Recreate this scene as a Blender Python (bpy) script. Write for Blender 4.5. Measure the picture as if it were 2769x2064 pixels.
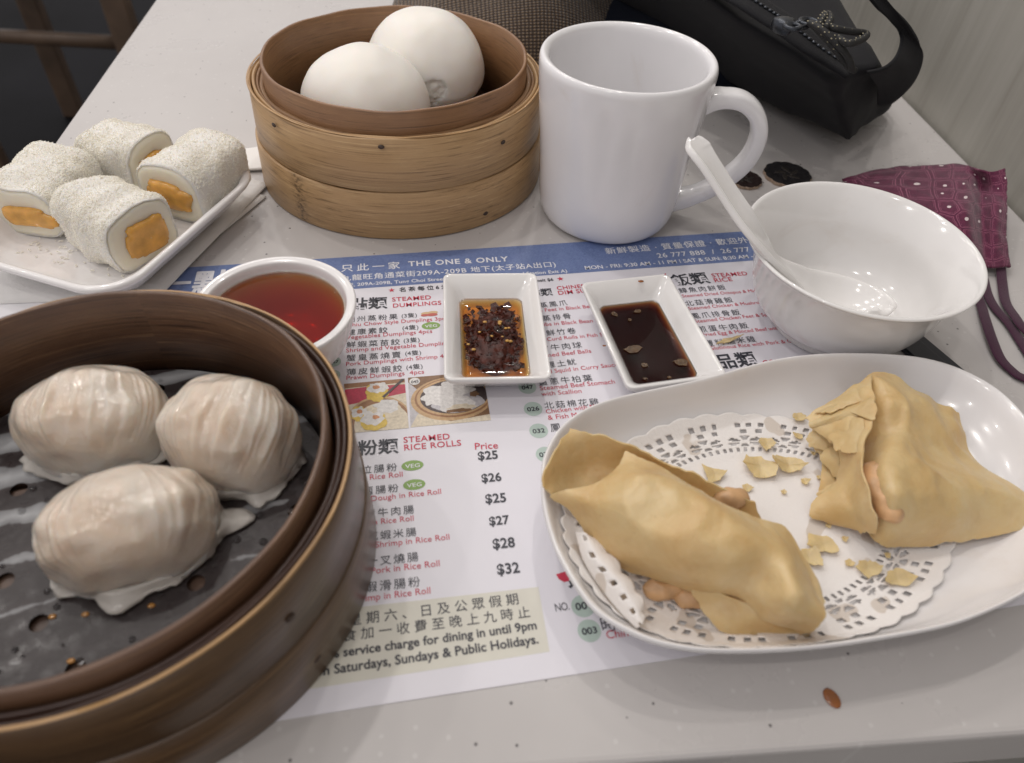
import bpy, bmesh, math, random
from mathutils import Vector, Matrix, noise
random.seed(7)
scene = bpy.context.scene
for o in list(bpy.data.objects):
    bpy.data.objects.remove(o)
COL = scene.collection
R = math.radians
PI = math.pi

# ------------------------------------------------------------------ camera
cam_d = bpy.data.cameras.new('camera')
cam = bpy.data.objects.new('camera', cam_d)
COL.objects.link(cam)
cam.matrix_world = (Matrix.Translation((0, 0, 0.22)) @ Matrix.Rotation(R(-7.219), 4, 'Z')
                    @ Matrix.Rotation(R(43.652), 4, 'X') @ Matrix.Rotation(R(3.740), 4, 'Z'))
cam_d.sensor_fit = 'HORIZONTAL'
cam_d.sensor_width = 36
cam_d.lens = 25.546
cam_d.clip_start = 0.01
cam_d.clip_end = 60
cam_d.dof.use_dof = True
cam_d.dof.focus_distance = 0.33
cam_d.dof.aperture_fstop = 11
scene.camera = cam

# ------------------------------------------------------------------ light
w = bpy.data.worlds.new('World')
scene.world = w
w.use_nodes = True
w.node_tree.nodes['Background'].inputs[0].default_value = (1.0, 0.955, 0.96, 1)
w.node_tree.nodes['Background'].inputs[1].default_value = 0.50

def lamp(x, y, z, power, radius, col=(1.0, 0.95, 0.90)):
    d = bpy.data.lights.new('ceiling_downlight', 'AREA')
    d.shape = 'DISK'
    d.size = radius * 2
    d.energy = power * 0.72
    d.color = col
    o = bpy.data.objects.new('ceiling_downlight', d)
    COL.objects.link(o)
    o.location = (x, y, z)

# rows of recessed downlights in the restaurant ceiling
for (x, y, p) in ((-0.42, 0.78, 3.6), (0.22, 0.98, 3.0), (-1.05, 0.80, 2.8), (-0.42, 1.70, 3.4), (0.22, 1.75, 3.0),
                  (-1.05, 1.70, 2.8), (-1.75, 1.0, 2.8), (-0.40, 2.7, 2.8), (0.22, 2.65, 2.8), (-1.1, 2.7, 2.8),
                  (-0.45, -0.28, 2.4), (-1.10, -0.28, 2.2)):
    lamp(x, y, 1.62, p, 0.034)

scene.view_settings.view_transform = 'Standard'
scene.view_settings.look = 'None'
scene.view_settings.exposure = 0.50
scene.view_settings.gamma = 1.0
scene.view_settings.use_curve_mapping = False
try:
    scene.cycles.max_bounces = 10
    scene.cycles.use_denoising = True
except Exception:
    pass

# ------------------------------------------------------------------ node helpers
def new_mat(name):
    m = bpy.data.materials.new(name)
    m.use_nodes = True
    nt = m.node_tree
    return m, nt, nt.nodes['Principled BSDF']

def nd(nt, typ, inp=None, **props):
    n = nt.nodes.new(typ)
    for k, v in props.items():
        setattr(n, k, v)
    for k, v in (inp or {}).items():
        if isinstance(v, bpy.types.NodeSocket):
            nt.links.new(v, n.inputs[k])
        else:
            n.inputs[k].default_value = v
    return n

def ma(nt, op, a, b=0.0, c=0.0, clamp=False):
    n = nt.nodes.new('ShaderNodeMath')
    n.operation = op
    n.use_clamp = clamp
    for i, v in enumerate((a, b, c)):
        if isinstance(v, bpy.types.NodeSocket):
            nt.links.new(v, n.inputs[i])
        else:
            n.inputs[i].default_value = v
    return n.outputs[0]

def ramp(nt, fac, stops, interp='LINEAR'):
    n = nt.nodes.new('ShaderNodeValToRGB')
    n.color_ramp.interpolation = interp
    e = n.color_ramp.elements
    while len(e) < len(stops):
        e.new(0.5)
    for i, (p, c) in enumerate(stops):
        e[i].position = p
        e[i].color = c if len(c) == 4 else (*c, 1)
    nt.links.new(fac, n.inputs[0])
    return n.outputs[0]

def mixc(nt, fac, a, b, mode='MIX'):
    n = nt.nodes.new('ShaderNodeMix')
    n.data_type = 'RGBA'
    n.blend_type = mode
    for idx, v in ((0, fac), (6, a), (7, b)):
        if isinstance(v, bpy.types.NodeSocket):
            nt.links.new(v, n.inputs[idx])
        else:
            n.inputs[idx].default_value = v if idx == 0 else ((*v, 1) if len(v) == 3 else v)
    return n.outputs[2]

def objco(nt):
    return nt.nodes.new('ShaderNodeTexCoord').outputs['Object']

def scaled(nt, co, s):
    n = nt.nodes.new('ShaderNodeMapping')
    nt.links.new(co, n.inputs[0])
    n.inputs['Scale'].default_value = s
    return n.outputs[0]

def noise_n(nt, co, scale, detail=4, rough=0.55, dist=0.0):
    return nd(nt, 'ShaderNodeTexNoise', {'Vector': co, 'Scale': scale, 'Detail': detail, 'Roughness': rough, 'Distortion': dist}).outputs[0]

def bump(nt, b, h, strength=0.3, dist=0.001, coat=False):
    n = nd(nt, 'ShaderNodeBump', {'Height': h, 'Strength': strength, 'Distance': dist})
    nt.links.new(n.outputs[0], b.inputs['Normal'])
    if coat:
        nt.links.new(n.outputs[0], b.inputs['Coat Normal'])

def setp(b, color=None, rough=None, **kw):
    if color is not None:
        b.inputs['Base Color'].default_value = (*color, 1)
    if rough is not None:
        b.inputs['Roughness'].default_value = rough
    for k, v in kw.items():
        b.inputs[k.replace('_', ' ')].default_value = v

def sss(b, weight, radius, scale):
    b.inputs['Subsurface Weight'].default_value = weight
    b.inputs['Subsurface Radius'].default_value = radius
    b.inputs['Subsurface Scale'].default_value = scale

def plain(name, color, rough=0.5, var=0.0, vscale=60, bmp=0.0, bscale=300, **kw):
    """principled surface with a little procedural colour variation and fine relief"""
    m, nt, b = new_mat(name)
    setp(b, color, rough, **kw)
    co = objco(nt)
    if var:
        n = noise_n(nt, co, vscale, 5)
        lo = tuple(c * (1 - var) for c in color)
        hi = tuple(min(1, c * (1 + var)) for c in color)
        nt.links.new(ramp(nt, n, [(0.3, lo), (0.7, hi)]), b.inputs['Base Color'])
    if bmp:
        bump(nt, b, noise_n(nt, co, bscale, 4), bmp, 0.0006)
    return m

# ------------------------------------------------------------------ materials
def mat_table():
    m, nt, b = new_mat('solid_surface_white')
    co = objco(nt)
    base = ramp(nt, noise_n(nt, co, 9, 4), [(0.3, (0.475, 0.452, 0.440)), (0.7, (0.525, 0.503, 0.490))])
    # pale flecks
    v = nd(nt, 'ShaderNodeTexVoronoi', {'Vector': co, 'Scale': 210}, voronoi_dimensions='2D')
    f = ma(nt, 'LESS_THAN', v.outputs['Distance'], 0.15)
    rr = nd(nt, 'ShaderNodeSeparateColor', {0: v.outputs['Color']})
    f = ma(nt, 'MULTIPLY', f, ma(nt, 'GREATER_THAN', rr.outputs[0], 0.90))
    base = mixc(nt, ma(nt, 'MULTIPLY', f, 0.5), base, (0.62, 0.605, 0.59))
    # dark grains
    v2 = nd(nt, 'ShaderNodeTexVoronoi', {'Vector': co, 'Scale': 95}, voronoi_dimensions='2D')
    r2 = nd(nt, 'ShaderNodeSeparateColor', {0: v2.outputs['Color']})
    size = ma(nt, 'ADD', ma(nt, 'MULTIPLY', r2.outputs[1], 0.045), 0.012)
    f2 = ma(nt, 'LESS_THAN', v2.outputs['Distance'], size)
    f2 = ma(nt, 'MULTIPLY', f2, ma(nt, 'GREATER_THAN', r2.outputs[0], 0.72))
    base = mixc(nt, ma(nt, 'MULTIPLY', f2, 0.85), base, (0.10, 0.09, 0.09))
    # faint smears
    base = mixc(nt, ma(nt, 'MULTIPLY', ramp(nt, noise_n(nt, scaled(nt, co, (14, 5, 5)), 1, 6, 0.65, 1.5), [(0.55, (0, 0, 0)), (0.75, (1, 1, 1))]), 0.10), base, (0.42, 0.40, 0.385))
    nt.links.new(base, b.inputs['Base Color'])
    rg = ramp(nt, noise_n(nt, co, 26, 5), [(0.3, (0.24,) * 3), (0.7, (0.40,) * 3)])
    nt.links.new(rg, b.inputs['Roughness'])
    return m

def mat_wall():
    m, nt, b = new_mat('grey_wood_laminate')
    co = objco(nt)
    n1 = noise_n(nt, scaled(nt, co, (1, 1, 0.10)), 34, 6, 0.6, 0.6)
    n2 = noise_n(nt, scaled(nt, co, (1, 1, 0.03)), 210, 4, 0.6)
    c = ramp(nt, n1, [(0.25, (0.25, 0.235, 0.20)), (0.5, (0.36, 0.345, 0.305)), (0.8, (0.43, 0.415, 0.375))])
    c = mixc(nt, 0.12, c, ramp(nt, n2, [(0.3, (0.20, 0.185, 0.16)), (0.7, (0.48, 0.46, 0.42))]))
    nt.links.new(c, b.inputs['Base Color'])
    setp(b, None, 0.45)
    bump(nt, b, n2, 0.12, 0.0005)
    return m

def cyl_coords(nt):
    co = objco(nt)
    s = nd(nt, 'ShaderNodeSeparateXYZ', {0: co})
    ang = ma(nt, 'ARCTAN2', s.outputs[0], ma(nt, 'MULTIPLY', s.outputs[1], -1.0))
    rad = ma(nt, 'SQRT', ma(nt, 'ADD', ma(nt, 'MULTIPLY', s.outputs[0], s.outputs[0]), ma(nt, 'MULTIPLY', s.outputs[1], s.outputs[1])))
    return co, s, ang, rad

def mat_bamboo(name, dark, mid, light, rough=0.5, node_marks=(), streak=1.0, seed=0.0, coat=0.0):
    """bent bamboo strip: grain runs round the hoop (angle), fine across it (height / radius)"""
    m, nt, b = new_mat(name)
    co, s, ang, rad = cyl_coords(nt)
    v = nd(nt, 'ShaderNodeCombineXYZ', {0: ma(nt, 'MULTIPLY', ang, 0.45), 1: ma(nt, 'MULTIPLY', rad, 1100), 2: ma(nt, 'ADD', ma(nt, 'MULTIPLY', s.outputs[2], 1100), seed)}).outputs[0]
    fib = noise_n(nt, v, 1.0, 5, 0.7)
    v2 = nd(nt, 'ShaderNodeCombineXYZ', {0: ma(nt, 'MULTIPLY', ang, 2.2), 1: ma(nt, 'MULTIPLY', rad, 60), 2: ma(nt, 'ADD', ma(nt, 'MULTIPLY', s.outputs[2], 55), seed)}).outputs[0]
    blot = noise_n(nt, v2, 1.0, 4, 0.6, 0.4)
    c = ramp(nt, blot, [(0.22, dark), (0.48, mid), (0.80, light)])
    fibc = ramp(nt, fib, [(0.34, tuple(x * 0.45 for x in dark)), (0.46, mid), (0.56, mid), (0.70, tuple(min(1, x * 1.15) for x in light))])
    c = mixc(nt, 0.70 * streak, c, fibc)
    # fine dark splits
    v3 = nd(nt, 'ShaderNodeCombineXYZ', {0: ma(nt, 'MULTIPLY', ang, 0.8), 1: ma(nt, 'MULTIPLY', rad, 520), 2: ma(nt, 'ADD', ma(nt, 'MULTIPLY', s.outputs[2], 520), seed + 7)}).outputs[0]
    sp = ramp(nt, noise_n(nt, v3, 1.0, 2, 0.5), [(0.69, (0, 0, 0)), (0.74, (1, 1, 1))])
    c = mixc(nt, ma(nt, 'MULTIPLY', sp, 0.40), c, tuple(x * 0.5 for x in dark))
    for (a0, wid, z0, z1) in node_marks:      # bamboo nodes: speckled dark ring crossing the strip
        d = ma(nt, 'DIVIDE', ma(nt, 'SUBTRACT', ang, a0), wid)
        gs = ma(nt, 'POWER', 2.718, ma(nt, 'MULTIPLY', ma(nt, 'MULTIPLY', d, d), -1.0))
        zz = ma(nt, 'MULTIPLY', ma(nt, 'GREATER_THAN', s.outputs[2], z0), ma(nt, 'LESS_THAN', s.outputs[2], z1))
        vv = nd(nt, 'ShaderNodeCombineXYZ', {0: ma(nt, 'MULTIPLY', ang, 26), 1: 0.0, 2: ma(nt, 'MULTIPLY', s.outputs[2], 620)}).outputs[0]
        k = ma(nt, 'MULTIPLY', ma(nt, 'MULTIPLY', gs, zz), ramp(nt, noise_n(nt, vv, 1.0, 3), [(0.42, (0.05,) * 3), (0.60, (1,) * 3)]))
        c = mixc(nt, ma(nt, 'MULTIPLY', k, 0.85), c, tuple(x * 0.25 for x in dark))
    nt.links.new(c, b.inputs['Base Color'])
    setp(b, None, rough, Coat_Weight=coat, Coat_Roughness=0.25)
    bump(nt, b, fib, 0.35, 0.0005)
    return m

def mat_ceramic(name, col=(0.80, 0.785, 0.77), rough=0.12, tint=None):
    m, nt, b = new_mat(name)
    co = objco(nt)
    n = noise_n(nt, co, 45, 4)
    cc = ramp(nt, n, [(0.3, tuple(c * 0.97 for c in col)), (0.7, col)])
    sm = ramp(nt, noise_n(nt, co, 24, 5, 0.65, 0.8), [(0.60, (0, 0, 0)), (0.78, (1, 1, 1))])     # faint stains from use
    cc = mixc(nt, ma(nt, 'MULTIPLY', sm, 0.30), cc, (0.62, 0.55, 0.48))
    nt.links.new(cc, b.inputs['Base Color'])
    nt.links.new(ramp(nt, noise_n(nt, co, 120, 4), [(0.35, (rough,) * 3), (0.75, (rough + 0.08,) * 3)]), b.inputs['Roughness'])
    setp(b, Coat_Weight=0.3, Coat_Roughness=0.05)
    bump(nt, b, noise_n(nt, co, 55, 2), 0.03, 0.001)
    return m

def mat_dumpling():
    m, nt, b = new_mat('translucent_rice_skin')
    co = objco(nt)
    n = noise_n(nt, co, 42, 3, 0.5, 0.2)
    c = ramp(nt, n, [(0.36, (0.815, 0.670, 0.530)), (0.50, (0.835, 0.730, 0.615)), (0.64, (0.85, 0.790, 0.71))])
    # thin skin without filling low down is milky
    z = nd(nt, 'ShaderNodeSeparateXYZ', {0: co}).outputs[2]
    lo = ma(nt, 'ADD', ma(nt, 'MULTIPLY', z, -75.0), ma(nt, 'ADD', 0.62, noise_n(nt, co, 120, 3)), 0.0, True)
    c = mixc(nt, ma(nt, 'MULTIPLY', lo, 0.65, 0.0, True), c, (0.74, 0.71, 0.67))
    nt.links.new(c, b.inputs['Base Color'])
    sss(b, 1.0, (1.0, 0.78, 0.62), 0.0045)
    nt.links.new(ramp(nt, noise_n(nt, co, 220, 4), [(0.3, (0.28,) * 3), (0.7, (0.45,) * 3)]), b.inputs['Roughness'])
    setp(b, Coat_Weight=1.0, Coat_Roughness=0.07, Transmission_Weight=0.32, IOR=1.33)
    bump(nt, b, ma(nt, 'ADD', noise_n(nt, co, 230, 3), ma(nt, 'MULTIPLY', noise_n(nt, co, 800, 3), 0.25)), 0.40, 0.0013, True)
    return m

def mat_bun():
    m, nt, b = new_mat('steamed_dough')
    co = objco(nt)
    c = ramp(nt, noise_n(nt, co, 30, 4), [(0.3, (0.82, 0.785, 0.72)), (0.7, (0.87, 0.845, 0.80))])
    nt.links.new(c, b.inputs['Base Color'])
    sss(b, 0.5, (1.0, 0.7, 0.45), 0.006)
    setp(b, None, 0.42)
    bump(nt, b, noise_n(nt, co, 900, 4), 0.10, 0.0004)
    return m

def mat_crumb():
    m, nt, b = new_mat('torn_dough_crumb')
    co = objco(nt)
    setp(b, (0.82, 0.80, 0.75), 0.8)
    sss(b, 0.3, (1, .7, .5), 0.004)
    bump(nt, b, noise_n(nt, co, 420, 6, 0.7), 0.5, 0.0015)
    return m

def mat_liner():
    """wet perforated parchment: dark where it sticks to the slats, milky where it lifts"""
    m, nt, b = new_mat('wet_parchment')
    co = objco(nt)
    rot = nd(nt, 'ShaderNodeMapping', {0: co, 'Rotation': (0, 0, R(-13))}).outputs[0]
    sr = nd(nt, 'ShaderNodeSeparateXYZ', {0: rot})
    wv = noise_n(nt, co, 55, 3, 0.5)
    q = ma(nt, 'ADD', ma(nt, 'MULTIPLY', sr.outputs[1], 1 / 0.0165), ma(nt, 'MULTIPLY', ma(nt, 'SUBTRACT', wv, 0.5), 0.45))
    fr = ma(nt, 'ABSOLUTE', ma(nt, 'SUBTRACT', ma(nt, 'FRACT', q), 0.5))
    n2 = noise_n(nt, co, 190, 4)
    wet = noise_n(nt, co, 38, 4, 0.6, 0.6)
    s = nd(nt, 'ShaderNodeSeparateXYZ', {0: co})
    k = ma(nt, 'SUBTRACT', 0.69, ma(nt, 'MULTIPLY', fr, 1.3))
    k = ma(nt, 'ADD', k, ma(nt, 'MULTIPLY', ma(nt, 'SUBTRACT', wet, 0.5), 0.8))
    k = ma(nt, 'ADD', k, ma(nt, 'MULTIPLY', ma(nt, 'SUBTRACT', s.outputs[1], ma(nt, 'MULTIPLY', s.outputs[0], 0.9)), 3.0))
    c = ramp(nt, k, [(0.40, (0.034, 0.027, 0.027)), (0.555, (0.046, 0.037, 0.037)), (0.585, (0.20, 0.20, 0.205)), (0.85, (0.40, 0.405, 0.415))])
    c = mixc(nt, ma(nt, 'MULTIPLY', ramp(nt, n2, [(0.55, (0, 0, 0)), (0.8, (1, 1, 1))]), 0.2), c, (0.26, 0.25, 0.255))
    nt.links.new(c, b.inputs['Base Color'])
    nt.links.new(ramp(nt, n2, [(0.3, (0.22,) * 3), (0.7, (0.45,) * 3)]), b.inputs['Roughness'])
    setp(b, Specular_IOR_Level=0.3)
    bump(nt, b, ma(nt, 'ADD', wet, ma(nt, 'MULTIPLY', n2, 0.25)), 0.25, 0.0010)
    return m

def mat_coconut():
    m, nt, b = new_mat('coconut_flakes')
    co = objco(nt)
    c = ramp(nt, noise_n(nt, co, 110, 5), [(0.3, (0.78, 0.74, 0.66)), (0.6, (0.85, 0.825, 0.77)), (0.85, (0.88, 0.86, 0.82))])
    nt.links.new(c, b.inputs['Base Color'])
    sss(b, 0.35, (1, .8, .55), 0.003)
    setp(b, None, 0.65)
    bump(nt, b, noise_n(nt, co, 700, 5, 0.7), 0.8, 0.0012)
    return m

def mat_pastry():
    m, nt, b = new_mat('fried_pastry')
    co = objco(nt)
    n = noise_n(nt, co, 42, 5, 0.6, 0.5)
    c = ramp(nt, n, [(0.25, (0.60, 0.370, 0.145)), (0.5, (0.69, 0.480, 0.232)), (0.78, (0.75, 0.580, 0.345))])
    n3 = ramp(nt, noise_n(nt, co, 330, 3), [(0.72, (0, 0, 0)), (0.80, (1, 1, 1))])
    c = mixc(nt, ma(nt, 'MULTIPLY', n3, 0.30), c, (0.30, 0.14, 0.04))
    tn = ramp(nt, noise_n(nt, co, 26, 4, 0.65), [(0.62, (0, 0, 0)), (0.80, (1, 1, 1))])       # toasted spots
    c = mixc(nt, ma(nt, 'MULTIPLY', tn, 0.55), c, (0.42, 0.21, 0.06))
    nt.links.new(c, b.inputs['Base Color'])
    setp(b, Coat_Weight=0.25, Coat_Roughness=0.25)
    sss(b, 0.35, (1, .62, .36), 0.004)
    nt.links.new(ramp(nt, noise_n(nt, co, 90, 4), [(0.3, (0.33,) * 3), (0.7, (0.55,) * 3)]), b.inputs['Roughness'])
    bl = nd(nt, 'ShaderNodeTexVoronoi', {'Vector': co, 'Scale': 210, 'Smoothness': 0.6}, feature='SMOOTH_F1').outputs['Distance']
    hb = ma(nt, 'ADD', noise_n(nt, co, 90, 3), ma(nt, 'ADD', ma(nt, 'MULTIPLY', noise_n(nt, co, 420, 5, 0.7), 0.4), ma(nt, 'MULTIPLY', bl, -0.35)))
    bump(nt, b, hb, 0.5, 0.0016, True)
    tl_ = nd(nt, 'ShaderNodeBsdfTranslucent', {'Color': c})
    mx = nd(nt, 'ShaderNodeMixShader', {0: 0.05, 1: b.outputs[0], 2: tl_.outputs[0]})
    nt.links.new(mx.outputs[0], nt.nodes['Material Output'].inputs['Surface'])
    return m

def mat_fabric(name, col, scale=1500, amp=0.25, strength=0.5, rough=0.85, sheen=0.3):
    m, nt, b = new_mat(name)
    co = objco(nt)
    wx = nd(nt, 'ShaderNodeTexWave', {'Vector': scaled(nt, co, (1, 0.2, 0.2)), 'Scale': scale / 6.28, 'Distortion': 0.6}).outputs[1]
    wy = nd(nt, 'ShaderNodeTexWave', {'Vector': scaled(nt, co, (1, 1, 1)), 'Scale': scale / 6.28, 'Distortion': 0.6}, bands_direction='Y').outputs[1]
    k = ma(nt, 'MULTIPLY', wx, wy)
    n = noise_n(nt, co, 35, 4)
    c = mixc(nt, ma(nt, 'MULTIPLY', k, amp), tuple(x * 0.75 for x in col), tuple(min(1, x * 1.5) for x in col))
    c = mixc(nt, ma(nt, 'MULTIPLY', n, 0.35), c, tuple(x * 0.6 for x in col))
    nt.links.new(c, b.inputs['Base Color'])
    setp(b, None, rough, Sheen_Weight=sheen, Specular_IOR_Level=0.15)
    bump(nt, b, k, strength, 0.0004)
    return m

def mat_tweed():
    m, nt, b = new_mat('brown_tweed_knit')
    co = nt.nodes.new('ShaderNodeTexCoord').outputs['UV']
    wx = nd(nt, 'ShaderNodeTexWave', {'Vector': co, 'Scale': 12, 'Distortion': 1.4, 'Detail': 2, 'Detail Scale': 3}).outputs[1]
    wy = nd(nt, 'ShaderNodeTexWave', {'Vector': co, 'Scale': 12, 'Distortion': 1.4, 'Detail': 2, 'Detail Scale': 3}, bands_direction='Y').outputs[1]
    k = ma(nt, 'MULTIPLY', wx, wy)
    n = noise_n(nt, co, 90, 4, 0.7)
    c = ramp(nt, ma(nt, 'ADD', ma(nt, 'MULTIPLY', k, 0.6), ma(nt, 'MULTIPLY', n, 0.5)), [(0.28, (0.034, 0.019, 0.011)), (0.5, (0.125, 0.074, 0.040)), (0.78, (0.38, 0.255, 0.135))])
    nt.links.new(c, b.inputs['Base Color'])
    setp(b, None, 0.9, Sheen_Weight=0.3)
    bump(nt, b, k, 0.9, 0.002)
    return m

def mat_maskcloth():
    """maroon cotton printed with pink honeycomb outlines and white dots"""
    m, nt, b = new_mat('maroon_printed_cotton')
    co = nt.nodes.new('ShaderNodeTexCoord').outputs['UV']
    wob = nd(nt, 'ShaderNodeTexNoise', {'Vector': co, 'Scale': 9.0, 'Detail': 2})
    p = nd(nt, 'ShaderNodeVectorMath', {0: co, 1: nd(nt, 'ShaderNodeVectorMath', {0: wob.outputs[1], 'Scale': 0.015}, operation='SCALE').outputs[0]}, operation='ADD').outputs[0]
    e = nd(nt, 'ShaderNodeTexVoronoi', {'Vector': p, 'Scale': 8.2, 'Randomness': 0.35}, feature='DISTANCE_TO_EDGE').outputs['Distance']
    f = nd(nt, 'ShaderNodeTexVoronoi', {'Vector': p, 'Scale': 8.2, 'Randomness': 0.35}).outputs['Distance']
    l1 = ma(nt, 'LESS_THAN', ma(nt, 'ABSOLUTE', ma(nt, 'SUBTRACT', e, 0.075)), 0.016)
    l2 = ma(nt, 'LESS_THAN', ma(nt, 'ABSOLUTE', ma(nt, 'SUBTRACT', e, 0.15)), 0.009)
    br = ma(nt, 'GREATER_THAN', noise_n(nt, p, 60, 2), 0.44)
    ln = ma(nt, 'MAXIMUM', l1, ma(nt, 'MULTIPLY', l2, br))
    c = ramp(nt, noise_n(nt, p, 40, 4), [(0.3, (0.075, 0.005, 0.032)), (0.7, (0.125, 0.010, 0.048))])
    c = mixc(nt, ma(nt, 'MULTIPLY', ln, 0.8), c, (0.34, 0.105, 0.175))
    dot = ma(nt, 'LESS_THAN', f, 0.11)
    c = mixc(nt, dot, c, (0.72, 0.62, 0.62))
    nt.links.new(c, b.inputs['Base Color'])
    setp(b, None, 0.85, Sheen_Weight=0.2)
    bump(nt, b, noise_n(nt, co, 190, 4), 0.35, 0.0006)
    return m

def mat_blueband():
    m, nt, b = new_mat('printed_denim_blue')
    co = nd(nt, 'ShaderNodeMapping', {0: objco(nt), 'Rotation': (0, 0, R(40))}).outputs[0]
    n = noise_n(nt, scaled(nt, co, (1, 0.16, 1)), 2600, 3, 0.7)
    n2 = noise_n(nt, scaled(nt, co, (0.16, 1, 1)), 2600, 3, 0.7)
    c = ramp(nt, ma(nt, 'MULTIPLY', ma(nt, 'ADD', n, n2), 0.5), [(0.32, (0.070, 0.110, 0.26)), (0.5, (0.125, 0.180, 0.37)), (0.68, (0.23, 0.30, 0.50))])
    c = mixc(nt, ma(nt, 'MULTIPLY', noise_n(nt, co, 60, 3), 0.4), c, (0.17, 0.225, 0.41))
    nt.links.new(c, b.inputs['Base Color'])
    setp(b, None, 0.45)
    return m

def mat_liquid(name, col, depth_col, rough=0.05):
    m, nt, b = new_mat(name)
    co = objco(nt)
    setp(b, None, rough, Specular_IOR_Level=0.6)
    c = ramp(nt, noise_n(nt, co, 60, 3), [(0.3, col), (0.7, depth_col)])
    nt.links.new(c, b.inputs['Base Color'])
    setp(b, Coat_Weight=0.5, Coat_Roughness=0.02)
    return m

def mat_tinted(name, absorb, density, ior=1.34, scatter=None):
    """clear coloured liquid: reflecting skin over an absorbing volume"""
    m, nt, b = new_mat(name)
    out0 = nt.nodes['Material Output']
    tr = nd(nt, 'ShaderNodeBsdfTransparent', {'Color': (1, 1, 1, 1)})
    gl = nd(nt, 'ShaderNodeBsdfGlossy', {'Color': (1, 1, 1, 1), 'Roughness': 0.03})
    fr = nd(nt, 'ShaderNodeFresnel', {'IOR': ior})
    mx = nd(nt, 'ShaderNodeMixShader', {0: fr.outputs[0], 1: tr.outputs[0], 2: gl.outputs[0]})
    nt.links.new(mx.outputs[0], out0.inputs['Surface'])
    v = nd(nt, 'ShaderNodeVolumeAbsorption', {'Color': (*absorb, 1), 'Density': density})
    out = nt.nodes['Material Output']
    if scatter:
        sc = nd(nt, 'ShaderNodeVolumeScatter', {'Color': (*scatter[0], 1), 'Density': scatter[1]})
        ad = nt.nodes.new('ShaderNodeAddShader')
        nt.links.new(v.outputs[0], ad.inputs[0])
        nt.links.new(sc.outputs[0], ad.inputs[1])
        nt.links.new(ad.outputs[0], out.inputs['Volume'])
    else:
        nt.links.new(v.outputs[0], out.inputs['Volume'])
    return m

MT = {}
MT['table'] = mat_table()
MT['wall'] = mat_wall()
MT['floor'] = plain('dark_floor_tiles', (0.0060, 0.0060, 0.0075), 0.6, 0.5, 2.5, Specular_IOR_Level=0.08)
MT['chairwood'] = plain('chair_wood', (0.085, 0.055, 0.036), 0.45, 0.25, 20)
MT['bam_out'] = mat_bamboo('bamboo_outer_strip', (0.27, 0.150, 0.062), (0.44, 0.275, 0.130), (0.58, 0.405, 0.215), 0.42, ((-0.72, 0.050, 0.0, 0.0268),), 1.0, 0.0, 0.10)
MT['bam_in'] = mat_bamboo('bamboo_inner_strip', (0.150, 0.070, 0.030), (0.240, 0.122, 0.055), (0.33, 0.185, 0.085), 0.40, (), 0.8, 3.0, 0.15)
MT['bam_fill'] = mat_bamboo('bamboo_rim_filling', (0.12, 0.06, 0.028), (0.25, 0.135, 0.060), (0.36, 0.215, 0.105), 0.5, (), 1.0, 5.0)
MT['bam_out_d'] = mat_bamboo('old_bamboo_outer_strip', (0.034, 0.017, 0.009), (0.098, 0.054, 0.025), (0.215, 0.128, 0.060), 0.34, (), 1.0, 11.0, 0.30)
MT['bam_in_d'] = mat_bamboo('steamed_bamboo_inner_strip', (0.040, 0.018, 0.011), (0.115, 0.058, 0.032), (0.27, 0.155, 0.082), 0.32, (), 1.0, 17.0, 0.20)
MT['bam_fill_d'] = mat_bamboo('steamed_bamboo_rim_filling', (0.020, 0.009, 0.007), (0.050, 0.022, 0.014), (0.14, 0.070, 0.038), 0.40, (), 1.0, 23.0, 0.2)
MT['bam_lit_edge'] = mat_bamboo('lit_cut_bamboo_edge', (0.26, 0.14, 0.055), (0.44, 0.26, 0.11), (0.55, 0.36, 0.18), 0.4, (), 1.0, 2.0, 0.2)  # cut bamboo with the rim's highlight put into its paler colour
MT['slat'] = plain('bamboo_floor_slat', (0.085, 0.050, 0.034), 0.45, 0.35, 60, 0.3, 500)
MT['peg'] = plain('bamboo_peg', (0.055, 0.034, 0.024), 0.6, 0.3, 300)
MT['bun'] = mat_bun()
MT['crumb'] = mat_crumb()
MT['dump'] = mat_dumpling()
MT['filling'] = plain('shrimp_filling', (0.62, 0.29, 0.13), 0.35, 0.3, 200, 0.4, 400)
MT['liner'] = mat_liner()
MT['mug'] = mat_ceramic('mug_glaze', (0.81, 0.80, 0.81), 0.14)
MT['ceramic'] = mat_ceramic('white_glaze', (0.80, 0.785, 0.77), 0.10)
MT['melamine'] = mat_ceramic('white_melamine', (0.80, 0.78, 0.775), 0.16)
MT['vinegar'] = mat_tinted('red_vinegar', (0.955, 0.74, 0.24), 430, scatter=((0.9, 0.40, 0.10), 6))
MT['chilioil'] = mat_tinted('chili_oil', (0.99, 0.76, 0.04), 560, 1.45, scatter=((0.95, 0.5, 0.05), 16))
MT['soy'] = mat_tinted('soy_sauce', (0.78, 0.52, 0.20), 1900)
MT['flake'] = plain('dark_chili_flake', (0.050, 0.0090, 0.004), 0.35, 0.6, 300, 0.3, 700, Specular_IOR_Level=0.25)
MT['seed'] = plain('chili_seed', (0.52, 0.28, 0.06), 0.35, 0.3, 400)
MT['bubble'] = plain('oil_bubble', (0.10, 0.045, 0.02), 0.05, 0.0)
MT['soakflake'] = plain('soaked_pastry', (0.085, 0.046, 0.018), 0.30, 0.5, 420, 0.4, 900)
MT['pastry'] = mat_pastry()
MT['pinkfill'] = plain('pink_shrimp', (0.58, 0.35, 0.175), 0.4, 0.25, 150)
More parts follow.
